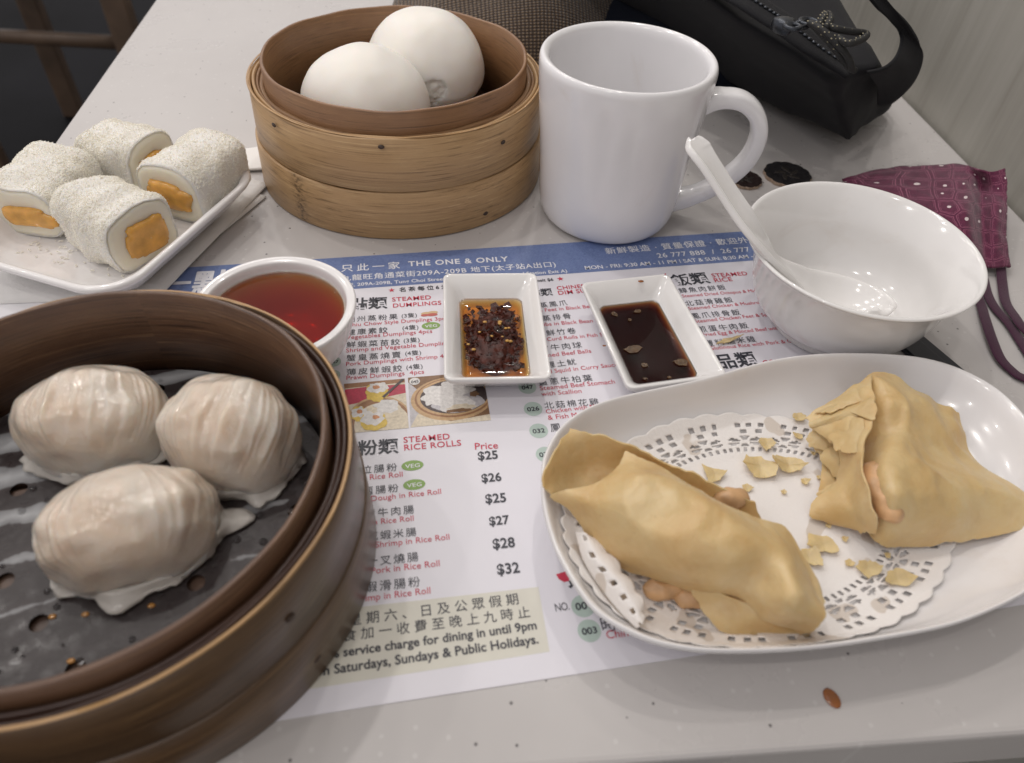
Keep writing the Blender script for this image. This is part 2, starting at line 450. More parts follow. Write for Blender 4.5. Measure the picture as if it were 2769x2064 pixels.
def mat_doily():
    m, nt, b = new_mat('paper_doily')
    co = objco(nt)
    g = ramp(nt, noise_n(nt, co, 75, 2, 0.4), [(0.635, (0, 0, 0)), (0.655, (1, 1, 1))])     # grease spots
    c = mixc(nt, ma(nt, 'MULTIPLY', g, 0.8), (0.82, 0.79, 0.765), (0.60, 0.53, 0.46))
    nt.links.new(c, b.inputs['Base Color'])
    setp(b, None, 0.8)
    bump(nt, b, noise_n(nt, co, 900, 4), 0.3, 0.0006)
    return m
MT['doily'] = mat_doily()
MT['napkin'] = plain('tissue_napkin', (0.80, 0.79, 0.775), 0.9, 0.02, 60, 0.5, 500)
MT['receipt'] = plain('thermal_paper', (0.78, 0.77, 0.79), 0.6, 0.02, 30)
MT['coco'] = mat_coconut()
MT['mochi'] = plain('mochi_skin', (0.79, 0.735, 0.60), 0.40, 0.04, 90)
sss(MT['mochi'].node_tree.nodes['Principled BSDF'], 0.5, (1, .8, .4), 0.005)
MT['mango'] = plain('mango_flesh', (0.70, 0.37, 0.085), 0.22, 0.28, 110, 0.3, 250)
sss(MT['mango'].node_tree.nodes['Principled BSDF'], 0.4, (1, .5, .1), 0.004)
MT['black'] = mat_fabric('black_nylon', (0.0215, 0.0215, 0.0245), 2600, 0.3, 0.2, 0.75, 0.03)
MT['webbing'] = mat_fabric('black_webbing', (0.0130, 0.0130, 0.0155), 3200, 0.4, 0.4, 0.8, 0.04)
MT['navy'] = mat_fabric('navy_cloth', (0.0085, 0.0115, 0.0220), 2200, 0.3, 0.3, 0.85, 0.03)
MT['zipmetal'] = plain('black_zip_metal', (0.045, 0.050, 0.060), 0.30, 0.2, 300, Metallic=0.7)
MT['cord'] = plain('black_cord', (0.012, 0.012, 0.012), 0.7, 0.3, 900)
MT['cordfleck'] = plain('pale_cord_fleck', (0.28, 0.25, 0.17), 0.6)
MT['tweed'] = mat_tweed()
MT['maskcloth'] = mat_maskcloth()
MT['maskstrap'] = mat_fabric('plum_cotton_strap', (0.066, 0.016, 0.043), 3400, 0.4, 0.4, 0.9, 0.3)
MT['coinface'] = plain('tarnished_coin', (0.045, 0.042, 0.045), 0.42, 0.5, 500, 0.6, 600, Metallic=0.6)
MT['coinbrown'] = plain('brown_tarnished_coin', (0.055, 0.036, 0.034), 0.42, 0.4, 500, 0.6, 600, Metallic=0.6)
MT['coinedge'] = plain('worn_coin_edge', (0.44, 0.33, 0.25), 0.35, 0.2, 900, Metallic=0.6)
MT['paper'] = plain('menu_paper', (0.73, 0.715, 0.765), 0.42, 0.02, 25)
MT['band'] = mat_blueband()
MT['ink'] = plain('black_ink', (0.030, 0.031, 0.044), 0.5, 0.1, 300)
MT['red'] = plain('red_ink', (0.55, 0.035, 0.075), 0.5, 0.08, 300)
MT['white'] = plain('white_print', (0.76, 0.76, 0.80), 0.5, 0.03, 200)
MT['green'] = plain('green_print', (0.22, 0.36, 0.09), 0.5, 0.05, 200)
MT['sage'] = plain('sage_print', (0.44, 0.54, 0.49), 0.5, 0.04, 200)
MT['beige'] = plain('beige_print', (0.655, 0.635, 0.555), 0.5, 0.03, 100)
MT['greyprint'] = plain('grey_print', (0.22, 0.21, 0.22), 0.6)
MT['slate'] = plain('slate_plastic', (0.022, 0.024, 0.032), 0.35, 0.2, 60)
MT['saucedrop'] = plain('sauce_drop', (0.26, 0.085, 0.018), 0.08, 0.15, 300, Coat_Weight=0.5)

# ------------------------------------------------------------------ mesh helpers
ORG = {}

def thing(name, label, cat, loc=(0, 0, 0), group=None):
    o = bpy.data.objects.new(name, None)
    o.empty_display_size = 0.01
    COL.objects.link(o)
    o.location = loc
    o['label'] = label
    o['category'] = cat
    if group:
        o['group'] = group
    ORG[o.name] = Vector(loc)
    return o

def obj(name, verts, faces, mat, parent=None, smooth=True, loc=None, uvs=None):
    """verts in world coordinates; the object's own origin is its parent's root (or loc)"""
    if parent is not None:
        org = ORG[parent.name]
    else:
        org = Vector(loc) if loc is not None else Vector((0, 0, 0))
    me = bpy.data.meshes.new(name)
    me.from_pydata([tuple(Vector(v) - org) for v in verts], [], faces)
    if uvs is not None:
        ul = me.uv_layers.new(name='UVMap')
        for lp in me.loops:
            ul.data[lp.index].uv = uvs[lp.vertex_index]
    me.materials.append(MT[mat])
    if smooth:
        me.polygons.foreach_set('use_smooth', [True] * len(me.polygons))
    me.update()
    o = bpy.data.objects.new(name, me)
    COL.objects.link(o)
    if parent is not None:
        o.parent = parent
    else:
        o.location = org
    ORG[o.name] = org
    return o

def tag(o, label, cat, group=None):
    o['label'] = label
    o['category'] = cat
    if group:
        o['group'] = group
    return o

def kind(o, k):
    o['kind'] = k
    return o

def mods(o, bevel=0.0, seg=2, subsurf=0, solid=0.0, offset=0.0):
    if solid:
        s = o.modifiers.new('thickness', 'SOLIDIFY')
        s.thickness = solid
        s.offset = offset
    if bevel:
        b = o.modifiers.new('edges', 'BEVEL')
        b.width = bevel
        b.segments = seg
        b.limit_method = 'ANGLE'
        b.angle_limit = R(40)
    if subsurf:
        s = o.modifiers.new('smooth', 'SUBSURF')
        s.levels = subsurf
        s.render_levels = subsurf
    return o

def box(x0, x1, y0, y1, z0, z1):
    v = [(x, y, z) for z in (z0, z1) for y in (y0, y1) for x in (x0, x1)]
    f = [(0, 2, 3, 1), (4, 5, 7, 6), (0, 1, 5, 4), (2, 6, 7, 3), (0, 4, 6, 2), (1, 3, 7, 5)]
    return v, f

def lathe(profile, c, seg=96, sy=1.0, closed=False, wob=None):
    """revolve (r, z) pairs round the vertical through c"""
    v, f = [], []
    n = len(profile)
    for i in range(seg):
        a = 2 * PI * i / seg
        for (r, z) in profile:
            rr = r * (1 + (wob(a) if wob else 0))
            v.append((c[0] + rr * math.cos(a), c[1] + rr * math.sin(a) * sy, c[2] + z))
    m = n if closed else n - 1
    for i in range(seg):
        j = (i + 1) % seg
        for k in range(m):
            k2 = (k + 1) % n
            f.append((i * n + k, j * n + k, j * n + k2, i * n + k2))
    return v, f

def smooth_profile(pts, n=6):
    out = []
    for i in range(len(pts) - 1):
        p0 = pts[max(i - 1, 0)]
        p1, p2 = pts[i], pts[i + 1]
        p3 = pts[min(i + 2, len(pts) - 1)]
        for k in range(n):
            out.append(tuple(catmull(a, b, c, d, k / n) for a, b, c, d in zip(p0, p1, p2, p3)))
    out.append(tuple(pts[-1]))
    return out

def catmull(a, b, c, d, t):
    return 0.5 * (2 * b + (c - a) * t + (2 * a - 5 * b + 4 * c - d) * t * t + (3 * b - a - 3 * c + d) * t ** 3)

def closed_curve(pts, n=6):
    out = []
    m = len(pts)
    for i in range(m):
        p = [pts[(i + k - 1) % m] for k in range(4)]
        for k in range(n):
            out.append(tuple(catmull(a, b, c, d, k / n) for a, b, c, d in zip(*p)))
    return out

def grid_surface(ctrl, nu=6, nv=6):
    """smooth sheet through a grid of control points; returns verts, faces, uvs"""
    rows = [smooth_profile(r, nv) for r in ctrl]
    cols = [smooth_profile([r[j] for r in rows], nu) for j in range(len(rows[0]))]
    W, H = len(cols), len(cols[0])
    v = [cols[j][i] for i in range(H) for j in range(W)]
    f = [(i * W + j, i * W + j + 1, (i + 1) * W + j + 1, (i + 1) * W + j) for i in range(H - 1) for j in range(W - 1)]
    uv = [(j / (W - 1), i / (H - 1)) for i in range(H) for j in range(W)]
    return v, f, uv, W, H

def ragged(v, W, H, amp, freq, seed, sides='LRTB'):
    """tear the border of a sheet irregularly inside its own surface"""
    out = [Vector(p) for p in v]
    src = [Vector(p) for p in v]
    for i in range(H):
        for j in range(W):
            k = i * W + j
            p = src[k]
            for s, c, a, b in (('L', j == 0, k, k + 1), ('R', j == W - 1, k, k - 1), ('T', i == 0, k, k + W), ('B', i == H - 1, k, k - W)):
                if c and s in sides:
                    d = (src[b] - p)
                    d = d.normalized() if d.length else d
                    n1 = noise.noise(p * freq + Vector((seed, 0, 0))) + 0.6 * noise.noise(p * freq * 2.7 + Vector((seed, 5, 0)))
                    out[k] = p + d * (n1 * amp)
    return [tuple(p) for p in out]

def jitter(v, amp, freq, seed=0.0, zonly=False):
    out = []
    for p in v:
        q = Vector(p) * freq + Vector((seed, seed * 1.7, seed * 0.3))
        d = noise.noise_vector(q)
        if zonly:
            out.append((p[0], p[1], p[2] + d.z * amp))
        else:
            out.append((p[0] + d.x * amp, p[1] + d.y * amp, p[2] + d.z * amp))
    return out

def tube(path, rad, seg=10, caps=True, flat=None):
    """round (or flattened) bar along a path; rad number or list; flat = (width, thickness, up)"""
    P_ = [Vector(p) for p in path]
    v, f = [], []
    n = len(P_)
    up0 = Vector(flat[2]) if flat else Vector((0, 0, 1))
    for i, p in enumerate(P_):
        t = (P_[min(i + 1, n - 1)] - P_[max(i - 1, 0)]).normalized()
        u = up0 if abs(t.dot(up0)) < 0.97 else Vector((1, 0, 0))
        s = t.cross(u).normalized()
        q = s.cross(t).normalized()
        r = rad[i] if isinstance(rad, (list, tuple)) else rad
        for k in range(seg):
            a = 2 * PI * k / seg
            ca, sa = math.cos(a), math.sin(a)
            if flat:
                e = 0.55
                ca = math.copysign(abs(ca) ** e, ca) * flat[0] * r
                sa = math.copysign(abs(sa) ** e, sa) * flat[1] * r
                v.append(tuple(p + s * ca + q * sa))
            else:
                v.append(tuple(p + (s * ca + q * sa) * r))
    for i in range(n - 1):
        for k in range(seg):
            k2 = (k + 1) % seg
            f.append((i * seg + k, i * seg + k2, (i + 1) * seg + k2, (i + 1) * seg + k))
    if caps:
        f.append(tuple(range(seg - 1, -1, -1)))
        f.append(tuple((n - 1) * seg + k for k in range(seg)))
    return v, f

def sweep(path, n=8):
    return smooth_profile(path, n)

def slab(poly, z0, z1):
    n = len(poly)
    v = [(p[0], p[1], z0) for p in poly] + [(p[0], p[1], z1) for p in poly]
    f = [tuple(range(n - 1, -1, -1)), tuple(range(n, 2 * n))]
    f += [(i, (i + 1) % n, n + (i + 1) % n, n + i) for i in range(n)]
    return v, f

def join(parts):
    v, f = [], []
    for (a, b) in parts:
        o = len(v)
        v += a
        f += [tuple(i + o for i in q) for q in b]
    return v, f

def ico(c, r, sub=2, sq=(1, 1, 1), rot=None):
    bm = bmesh.new()
    bmesh.ops.create_icosphere(bm, subdivisions=sub, radius=1)
    bm.verts.ensure_lookup_table()
    v = []
    for q in bm.verts:
        p = Vector((q.co.x * sq[0], q.co.y * sq[1], q.co.z * sq[2])) * r
        if rot is not None:
            p = rot @ p
        v.append((c[0] + p.x, c[1] + p.y, c[2] + p.z))
    f = [tuple(x.index for x in q.verts) for q in bm.faces]
    bm.free()
    return v, f

# ================================================================== SETTING
v, f = box(-6, 6, -3, 9, -0.80, -0.75)
kind(obj('floor', v, f, 'floor', smooth=False), 'structure')
v, f = box(0.3262, 0.40, -0.6, 2.4, -0.75, 1.75)
kind(obj('wall', v, f, 'wall', smooth=False, loc=(0.3262, 0.5, 0)), 'structure')

t = thing('dining_table', 'white speckled dining table top running along the grey wall', 'table', (0.05, 0.5, -0.75))
v, f = box(-0.223, 0.3246, 0.0597, 1.15, -0.028, 0.0)
mods(obj('table_top', v, f, 'table', t, smooth=False), bevel=0.0022, seg=3)
v, f = box(0.0, 0.10, 0.50, 0.60, -0.735, -0.028)
mods(obj('pedestal', v, f, 'slate', t, smooth=False), bevel=0.004)
v, f = box(-0.15, 0.25, 0.30, 0.80, -0.75, -0.735)
mods(obj('foot_plate', v, f, 'slate', t, smooth=False), bevel=0.004)

# chair standing on the floor beyond the left edge of the table
ca = Vector((-0.6185, 1.5460, -0.4000))
cb = Vector((-0.9173, 1.5773, -0.4000))
ax = (cb - ca).normalized()
bx_ = Vector((ax.y, -ax.x, 0)) * -1
if bx_.y < 0:
    bx_ = -bx_
t = thing('wooden_chair', 'dim wooden chair frame standing on the dark floor beyond the table', 'chair', (ca.x, ca.y, -0.75))
for (i, j) in ((0, 0), (1, 0), (0, 1), (1, 1)):
    p = ca + ax * (0.40 * i) + bx_ * (0.36 * j)
    v, f = box(p.x - 0.024, p.x + 0.024, p.y - 0.018, p.y + 0.018, -0.75, -0.235 if j == 0 else 0.05)
    mods(obj('leg', v, f, 'chairwood', t, smooth=False), bevel=0.005)
for j in (0, 1):
    p, q = ca + bx_ * (0.36 * j), ca + ax * 0.40 + bx_ * (0.36 * j)
    v, f = tube([p - Vector((0, 0, 0.0)), q], 1.0, 12, True, (0.010, 0.0125, (0, 0, 1)))
    obj('stretcher', v, f, 'chairwood', t)
p, q = ca, ca + ax * 0.40 + bx_ * 0.36
v, f = box(min(p.x, q.x) - 0.02, max(p.x, q.x) + 0.02, min(p.y, q.y) - 0.02, max(p.y, q.y) + 0.02, -0.235, -0.20)
mods(obj('seat', v, f, 'chairwood', t, smooth=False), bevel=0.008)
p, q = ca + bx_ * 0.36, ca + ax * 0.40 + bx_ * 0.36
v, f = box(min(p.x, q.x), max(p.x, q.x), p.y - 0.012, p.y + 0.012, -0.08, 0.04)
mods(obj('backrest', v, f, 'chairwood', t, smooth=False), bevel=0.008)

# ================================================================== BAMBOO STEAMERS
def steamer(label, c, sx, sy, h_out, h_in, sfx, r_in, slat_z, pegs, seed):
    t = thing('bamboo_steamer', label, 'steamer', (c[0], c[1], 0), 'bamboo steamers on the table')
    random.seed(seed)
    def ring(name, ro0, ro1, th, z0, z1, mat, seg=128, wobble=0.0015, edge=0.0006, par=t):
        ph = random.random() * 6
        wob = lambda a: wobble / ro0 * math.sin(2 * a + ph) + wobble * 0.5 / ro0 * math.sin(3 * a + ph * 2)
        pr = [(ro0 - th, z0), (ro0 - edge, z0), (ro0, z0 + edge), (ro1, z1 - edge), (ro1 - edge, z1), (ro1 - th + edge, z1), (ro1 - th, z1 - edge)]
        n = len(pr)
        v, f = lathe(pr, (0, 0, 0), seg, 1.0, True, wob)
        vv = []
        for (x, y, z) in v:
            a = math.atan2(y, x)
            dz = 0.00035 * math.sin(5 * a + ph) + 0.0002 * math.sin(13 * a + ph * 3) if z > (z0 + z1) / 2 else 0
            vv.append((c[0] + x * sx, c[1] + y * sy, z + dz))
        return obj(name, vv, f, mat, par)
    hm = h_out * 0.5
    ring('lower_band', 0.0776, 0.0768, 0.0024, 0.0004, hm - 0.0002, 'bam_out' + sfx, wobble=0.0004)
    ring('upper_band', 0.0765, 0.0757, 0.0013, hm + 0.0002, h_out, 'bam_out' + sfx, wobble=0.0004)
    ring('lit_cut_edge', 0.0756, 0.0755, 0.0010, h_out + 0.0001, h_out + 0.0006, 'bam_lit_edge', wobble=0.0004, edge=0.0002)  # thin ring on the band's cut top, coloured pale as an edge highlight
    ring('rim_strip', 0.0742, 0.0740, 0.0016, hm, h_out + 0.0003 - (0.0010 if sfx else 0), ('bam_fill_d' if sfx else 'bam_out'), wobble=0.0005)
    ring('rim_strip', 0.0723, 0.0722, 0.0017, hm, h_out - 0.0008, 'bam_fill' + sfx, wobble=0.0004)
    if 0.0705 - r_in > 0.0016:
        ring('rim_strip', 0.0704, 0.0703, 0.0704 - r_in - 0.0004, hm, h_out - 0.0013, 'bam_fill' + sfx, wobble=0.0003)
    ring('inner_ring', r_in, r_in + 0.0003, 0.0019, 0.012, h_in, 'bam_in' + sfx, wobble=0.0005)
    # overlapping end of the bent outer strip
    for (a0, a1, z0, z1, rr) in () if sfx else ((-0.12, 0.10, 0.001, hm - 0.001, 0.0782),):
        n = 10
        vv, ff = [], []
        for k in range(n):
            a = a0 + (a1 - a0) * k / (n - 1)
            for (r_, z) in ((rr - 0.001, z0), (rr + 0.0006, z0), (rr + 0.0006, z1), (rr - 0.001, z1)):
                vv.append((c[0] + r_ * math.cos(a) * sx, c[1] + r_ * math.sin(a) * sy, z))
        for k in range(n - 1):
            for j in range(4):
                ff.append((k * 4 + j, (k + 1) * 4 + j, (k + 1) * 4 + (j + 1) % 4, k * 4 + (j + 1) % 4))
        ff += [(3, 2, 1, 0), tuple(n * 4 - 4 + j for j in range(4))]
        obj('strip_end', vv, ff, 'bam_out' + sfx, t, smooth=False)
    # floor slats
    rr = r_in - 0.003
    k = -4
    while k <= 4:
        x = k * 0.0148
        hl = math.sqrt(max(1e-6, rr * rr - (abs(x) + 0.006) ** 2))
        a = R(8 + seed)
        w_ = 0.0061
        pts = [(-hl, x - w_), (hl, x - w_), (hl, x + w_), (-hl, x + w_)]
        pts = [(c[0] + (p[0] * math.cos(a) - p[1] * math.sin(a)) * sx, c[1] + (p[0] * math.sin(a) + p[1] * math.cos(a)) * sy) for p in pts]
        v, f = slab(pts, slat_z - 0.003, slat_z + 0.0004 * (k % 2))
        mods(obj('slat', v, f, 'slat', t, smooth=False), bevel=0.0006)
        k += 1
    for p in pegs:
        d = Vector((p[0] - c[0], p[1] - c[1], 0)).normalized()
        rb = 0.0772 if p[2] < hm else 0.0766
        q = (c[0] + d.x * rb * sx, c[1] + d.y * rb * sy, p[2])
        rot = Matrix.Rotation(math.atan2(d.y, d.x), 3, 'Z')
        v, f = ico(q, 0.0013, 2, (0.45, 1.2, 0.85), rot)
        obj('peg', v, f, 'peg', t)
    return t

ST1 = (-0.0226, 0.3825, 0)
steamer('light bamboo steamer holding two white buns beside the mug', ST1, 1, 0.955, 0.054, 0.0640, '', 0.0674, 0.0265,
        ((-0.0756, 0.3350, 0.0490), (-0.0274, 0.3138, 0.0510), (0.0225, 0.3341, 0.0430), (0.0224, 0.3174, 0.0070)), 3)
ST2 = (-0.1035, 0.1327, 0)
steamer('dark bamboo steamer with three shrimp dumplings at the front left', ST2, 1.0, 0.965, 0.053, 0.0585, '_d', 0.0690, 0.0215,
        ((-0.0552, 0.0967, 0.0400), (-0.0401, 0.0889, 0.0100), (-0.1228, 0.1936, 0.0400)), 5)

# perforated wet parchment in the dark steamer
def liner():
    cu = bpy.data.curves.new('liner', 'CURVE')
    cu.dimensions = '2D'
    cu.fill_mode = 'FRONT'
    def loop(pts):
        s = cu.splines.new('POLY')
        s.points.add(len(pts) - 1)
        for q, p in zip(s.points, pts):
            q.co = (p[0], p[1], 0, 1)
        s.use_cyclic_u = True
    rr = 0.0662
    loop([(rr * math.cos(2 * PI * i / 96), rr * 0.965 * math.sin(2 * PI * i / 96)) for i in range(96)])
    a = R(14)
    holes = []
    for i in range(-5, 6):
        for j in range(-5, 6):
            x, y = (i + 0.5 * (j % 2)) * 0.0205 + 0.002, j * 0.0165 + 0.003
            x, y = x * math.cos(a) - y * math.sin(a), x * math.sin(a) + y * math.cos(a)
            if math.hypot(x, y) < 0.0605:
                holes.append((x, y))
                loop([(x + 0.0026 * math.cos(2 * PI * k / 20), y + 0.0026 * math.sin(2 * PI * k / 20)) for k in range(20)])
    o = bpy.data.objects.new('tmp', cu)
    COL.objects.link(o)
    dg = bpy.context.evaluated_depsgraph_get()
    me = bpy.data.meshes.new_from_object(o.evaluated_get(dg))
    bpy.data.objects.remove(o)
    me.materials.clear()
    me.materials.append(MT['liner'])
    me.name = 'parchment_liner'
    for q in me.vertices:
        r = math.hypot(q.co.x, q.co.y)
        q.co.z = 0.0
    L = bpy.data.objects.new('parchment_liner', me)
    COL.objects.link(L)
    L.location = (ST2[0], ST2[1], 0.0234)
    tag(L, 'wet grey parchment liner with round holes under the dumplings', 'liner')
    ORG[L.name] = Vector(L.location)
    mods(L, solid=0.0002)
    return L
LN = liner()
random.seed(21)
dr = []
for i in range(90):
    a, r = random.random() * 2 * PI, 0.062 * math.sqrt(random.random())
    x, y = ST2[0] + r * math.cos(a), ST2[1] + r * math.sin(a) * 0.96
    s = random.uniform(0.0004, 0.0013)
    dr.append(ico((x, y, 0.0237), s, 2, (1.0, 1.0, 0.55)))
v, f = join(dr)
m_, nt_, b_ = new_mat('water_droplet')
setp(b_, (0.95, 0.95, 0.95), 0.02, Transmission_Weight=1.0, IOR=1.33)
MT['water'] = m_
kind(obj('water_droplets', v, f, 'water', LN), 'stuff')
MT['oilspot'] = plain('orange_oil_spot', (0.42, 0.19, 0.03), 0.10, 0.1, 400, Coat_Weight=0.5)
for p in ((-0.1111, 0.1007, 0.0237), (-0.1024, 0.1009, 0.0237), (-0.0871, 0.1104, 0.0237), (-0.0851, 0.1025, 0.0237), (-0.1020, 0.0877, 0.0237)):
    v, f = ico(p, 0.0010, 2, (1.1, 0.8, 0.35))
    obj('oil_spot', v, f, 'oilspot', LN)

# ================================================================== SHRIMP DUMPLINGS
m_, nt_, b_ = new_mat('thin_rice_skirt')
setp(b_, (0.80, 0.77, 0.72), 0.22, Transmission_Weight=0.35, IOR=1.2, Coat_Weight=0.4, Coat_Roughness=0.1)
bump(nt_, b_, noise_n(nt_, objco(nt_), 500, 4), 0.4, 0.0006)
MT['skirt'] = m_
def dumpling(label, base, a, b, h, rot, seed, pleats=13, tails=(), ridge=0.00036, fan=1.0):
    t = thing('shrimp_dumpling', label, 'dumpling', base, 'shrimp dumplings in the dark steamer')
    bm = bmesh.new()
    bmesh.ops.create_uvsphere(bm, u_segments=240, v_segments=84, radius=1.0)
    # pole of the pleat fan: front and low
    pole = Vector((0, -math.cos(R(28)), -math.sin(R(28))))
    zaxis = Vector((0, 0, 1))
    qrot = zaxis.rotation_difference(pole)
    Rz = Matrix.Rotation(rot, 3, 'Z')
    v = []
    rp = random.Random(int(seed * 10))
    amp_ = [rp.uniform(0.35, 1.2) for _ in range(80)]
    off_ = [rp.uniform(-0.5, 1.0) for _ in range(80)]
    for q in bm.verts:
        rho = math.acos(max(-1, min(1, q.co.z)))
        al = math.atan2(q.co.y, q.co.x)
        d = qrot @ q.co
        ca_, sa_ = math.cos(al), math.sin(al)
        ph = (al / (2 * PI) + 0.5) * pleats + 2.6 * noise.noise(Vector((ca_ * 2.4, sa_ * 2.4, seed))) + 0.25 * noise.noise(Vector((rho * 2.2, ca_ * 5, seed)))
        i0 = int(math.floor(ph)) % 80
        s_ = ph - math.floor(ph)
        saw = s_ ** 1.3 if s_ < 0.82 else 0.77 * (1 - (s_ - 0.82) / 0.18)
        up_ = min(1, max(0, (d.z + 0.30) / 0.45))
        k = min(1, max(0, (rho - 0.55) / 0.75)) * (1 - min(1, max(0, (rho - 2.1) / 0.6))) * up_
        crest = max(0, 1 - abs(rho - 1.6) / 0.75) * up_
        nz = noise.noise(d * 2.1 + Vector((seed, 0, 0))) * 0.08 + noise.noise(d * 5 + Vector((0, seed, 0))) * 0.010
        sq = Vector((math.copysign(abs(d.x) ** 0.86, d.x), math.copysign(abs(d.y) ** 0.92, d.y), math.copysign(abs(d.z) ** 0.85, d.z)))
        p = Vector((sq.x * a, sq.y * b, sq.z * h * 0.62)) * (1 + nz)
        soft = 0.5 - 0.5 * math.cos(2 * PI * s_)
        p += d * (amp_[i0] * (saw - 0.35) * ridge * 2.0 * k + off_[i0] * soft * 0.0011 * crest)
        z = p.z + h * 0.36
        if z < h * 0.20:           # hem of the wrapper spreads and ruffles on the paper
            g = 1 - max(z, 0) / (h * 0.20)
            rf = 0.10 + 0.13 * noise.noise(Vector((ca_ * 2.2, sa_ * 2.2, seed + 5))) + 0.05 * math.sin(al * 17 + seed)
            p.x *= 1 + rf * g * g
            p.y *= 1 + rf * g * g
            z = max(z, 0) + 0.0010 * g * max(0, noise.noise(Vector((ca_ * 6, sa_ * 6, seed))))
        p = Rz @ Vector((p.x, p.y, max(z, 0) + 0.0001))
        v.append((base[0] + p.x, base[1] + p.y, base[2] + p.z))
    f = [tuple(x.index for x in q.verts) for q in bm.faces]
    bm.free()
    o = obj('wrapper', v, f, 'dump', t)
    # thin translucent skirt of pressed dough along the front seam
    n = 70
    vv, ff = [], []
    for i in range(n):
        s = i / (n - 1)
        al = -PI * 1.08 + s * PI * 1.16
        e = 0.0010 + 0.0018 * noise.noise(Vector((s * 9, seed, 1))) + 0.0012 * noise.noise(Vector((s * 31, seed, 2)))
        for (x0, hh, w_) in tails:
            e += hh * math.exp(-((s - x0) / w_) ** 2)
        e = max(e, 0.0004)
        for j in range(5):
            r = j / 4
            cx, cy = math.cos(al), math.sin(al)
            px_ = cx * (a * 0.97 + e * r)
            py_ = cy * (b * 0.97 + e * r)
            zz = h * 0.12 * (1 - r) ** 1.6 + 0.0006 + 0.0012 * (noise.noise(Vector((s * 17, r * 2, seed))) + 0.3) * r
            p = Rz @ Vector((px_, py_, max(zz, 0.0004)))
            vv.append((base[0] + p.x, base[1] + p.y, base[2] + p.z))
    for i in range(n - 1):
        for j in range(4):
            ff.append((i * 5 + j, i * 5 + j + 1, (i + 1) * 5 + j + 1, (i + 1) * 5 + j))
    mods(obj('skirt', vv, ff, 'skirt', t), solid=0.0007)
    return t

D1 = (-0.1144, 0.1632, 0.0238)
D2 = (-0.0697, 0.1546, 0.0238)
D3 = (-0.0925, 0.1218, 0.0238)
dumpling('pleated dumpling at the back left of the dark steamer', D1, 0.0230, 0.0165, 0.0285, R(6), 1.3, 30, ((0.18, 0.0022, 0.10), (0.80, 0.002, 0.08)))
dumpling('pleated dumpling leaning on the right inner wall of the dark steamer', D2, 0.0210, 0.0175, 0.0310, R(-14), 4.1, 33, ((0.66, 0.0040, 0.03), (0.72, 0.0022, 0.07)))
d3 = dumpling('front dumpling with a torn side and a tail of loose skin', D3, 0.0240, 0.0158, 0.0285, R(16), 8.7, 30, ((0.43, 0.0048, 0.05), (0.52, 0.002, 0.08), (0.93, 0.0085, 0.06), (0.22, 0.002, 0.06)), 0.00032)
v, f = ico((-0.1102, 0.1236, 0.0340), 0.0042, 3, (0.55, 0.7, 1.2))
obj('filling', jitter(v, 0.0006, 300), f, 'filling', d3)

# ================================================================== STEAMED BUNS
def bun(label, c, r, h, seed, tear=None):
    t = thing('steamed_bun', label, 'bun', c, 'steamed buns in the light steamer')
    bm = bmesh.new()
    bmesh.ops.create_icosphere(bm, subdivisions=6 if tear else 5, radius=1)
    td = None
    v, tag_ = [], []
    if tear:
        td = Vector(tear).normalized()
    for q in bm.verts:
        d = q.co.copy()
        p = Vector((d.x * r, d.y * r, (d.z ** 0.93 if d.z > 0 else d.z * 0.55) * h))
        p *= 1 + 0.030 * noise.noise(d * 1.5 + Vector((seed, 0, 0))) + 0.006 * noise.noise(d * 5 + Vector((seed, 3, 0)))
        k = 0
        if td is not None:
            g = d.angle(td)
            lim = 0.27 + 0.09 * noise.noise(d * 6 + Vector((seed, 2, 0)))
            if g < lim:
                k = 1
                e = min(1, (lim - g) / 0.07)
                p -= d * (0.0008 + 0.0020 * abs(noise.noise(d * 13)) + 0.0007 * noise.noise(d * 34)) * e
        tag_.append(k)
        v.append((c[0] + p.x, c[1] + p.y, c[2] + max(p.z, -h * 0.42) + h * 0.42))
    body = [tuple(x.index for x in q.verts) for q in bm.faces if not all(tag_[x.index] for x in q.verts)]
    torn = [tuple(x.index for x in q.verts) for q in bm.faces if all(tag_[x.index] for x in q.verts)]
    bm.free()
    obj('dough', v, body, 'bun', t)
    if torn:
        ids = sorted({i for q in torn for i in q})
        mp = {i: n for n, i in enumerate(ids)}
        obj('torn_crumb', [v[i] for i in ids], [tuple(mp[i] for i in q) for q in torn], 'crumb', t)
    return t
bun('smooth white bun at the front of the light steamer', (-0.0390, 0.3660, 0.0275), 0.0332, 0.0315, 1.0)
bun('white bun with a torn patch at the back of the light steamer', (-0.0085, 0.4130, 0.0275), 0.0335, 0.0325, 5.0, (0.10, -0.98, 0.02))

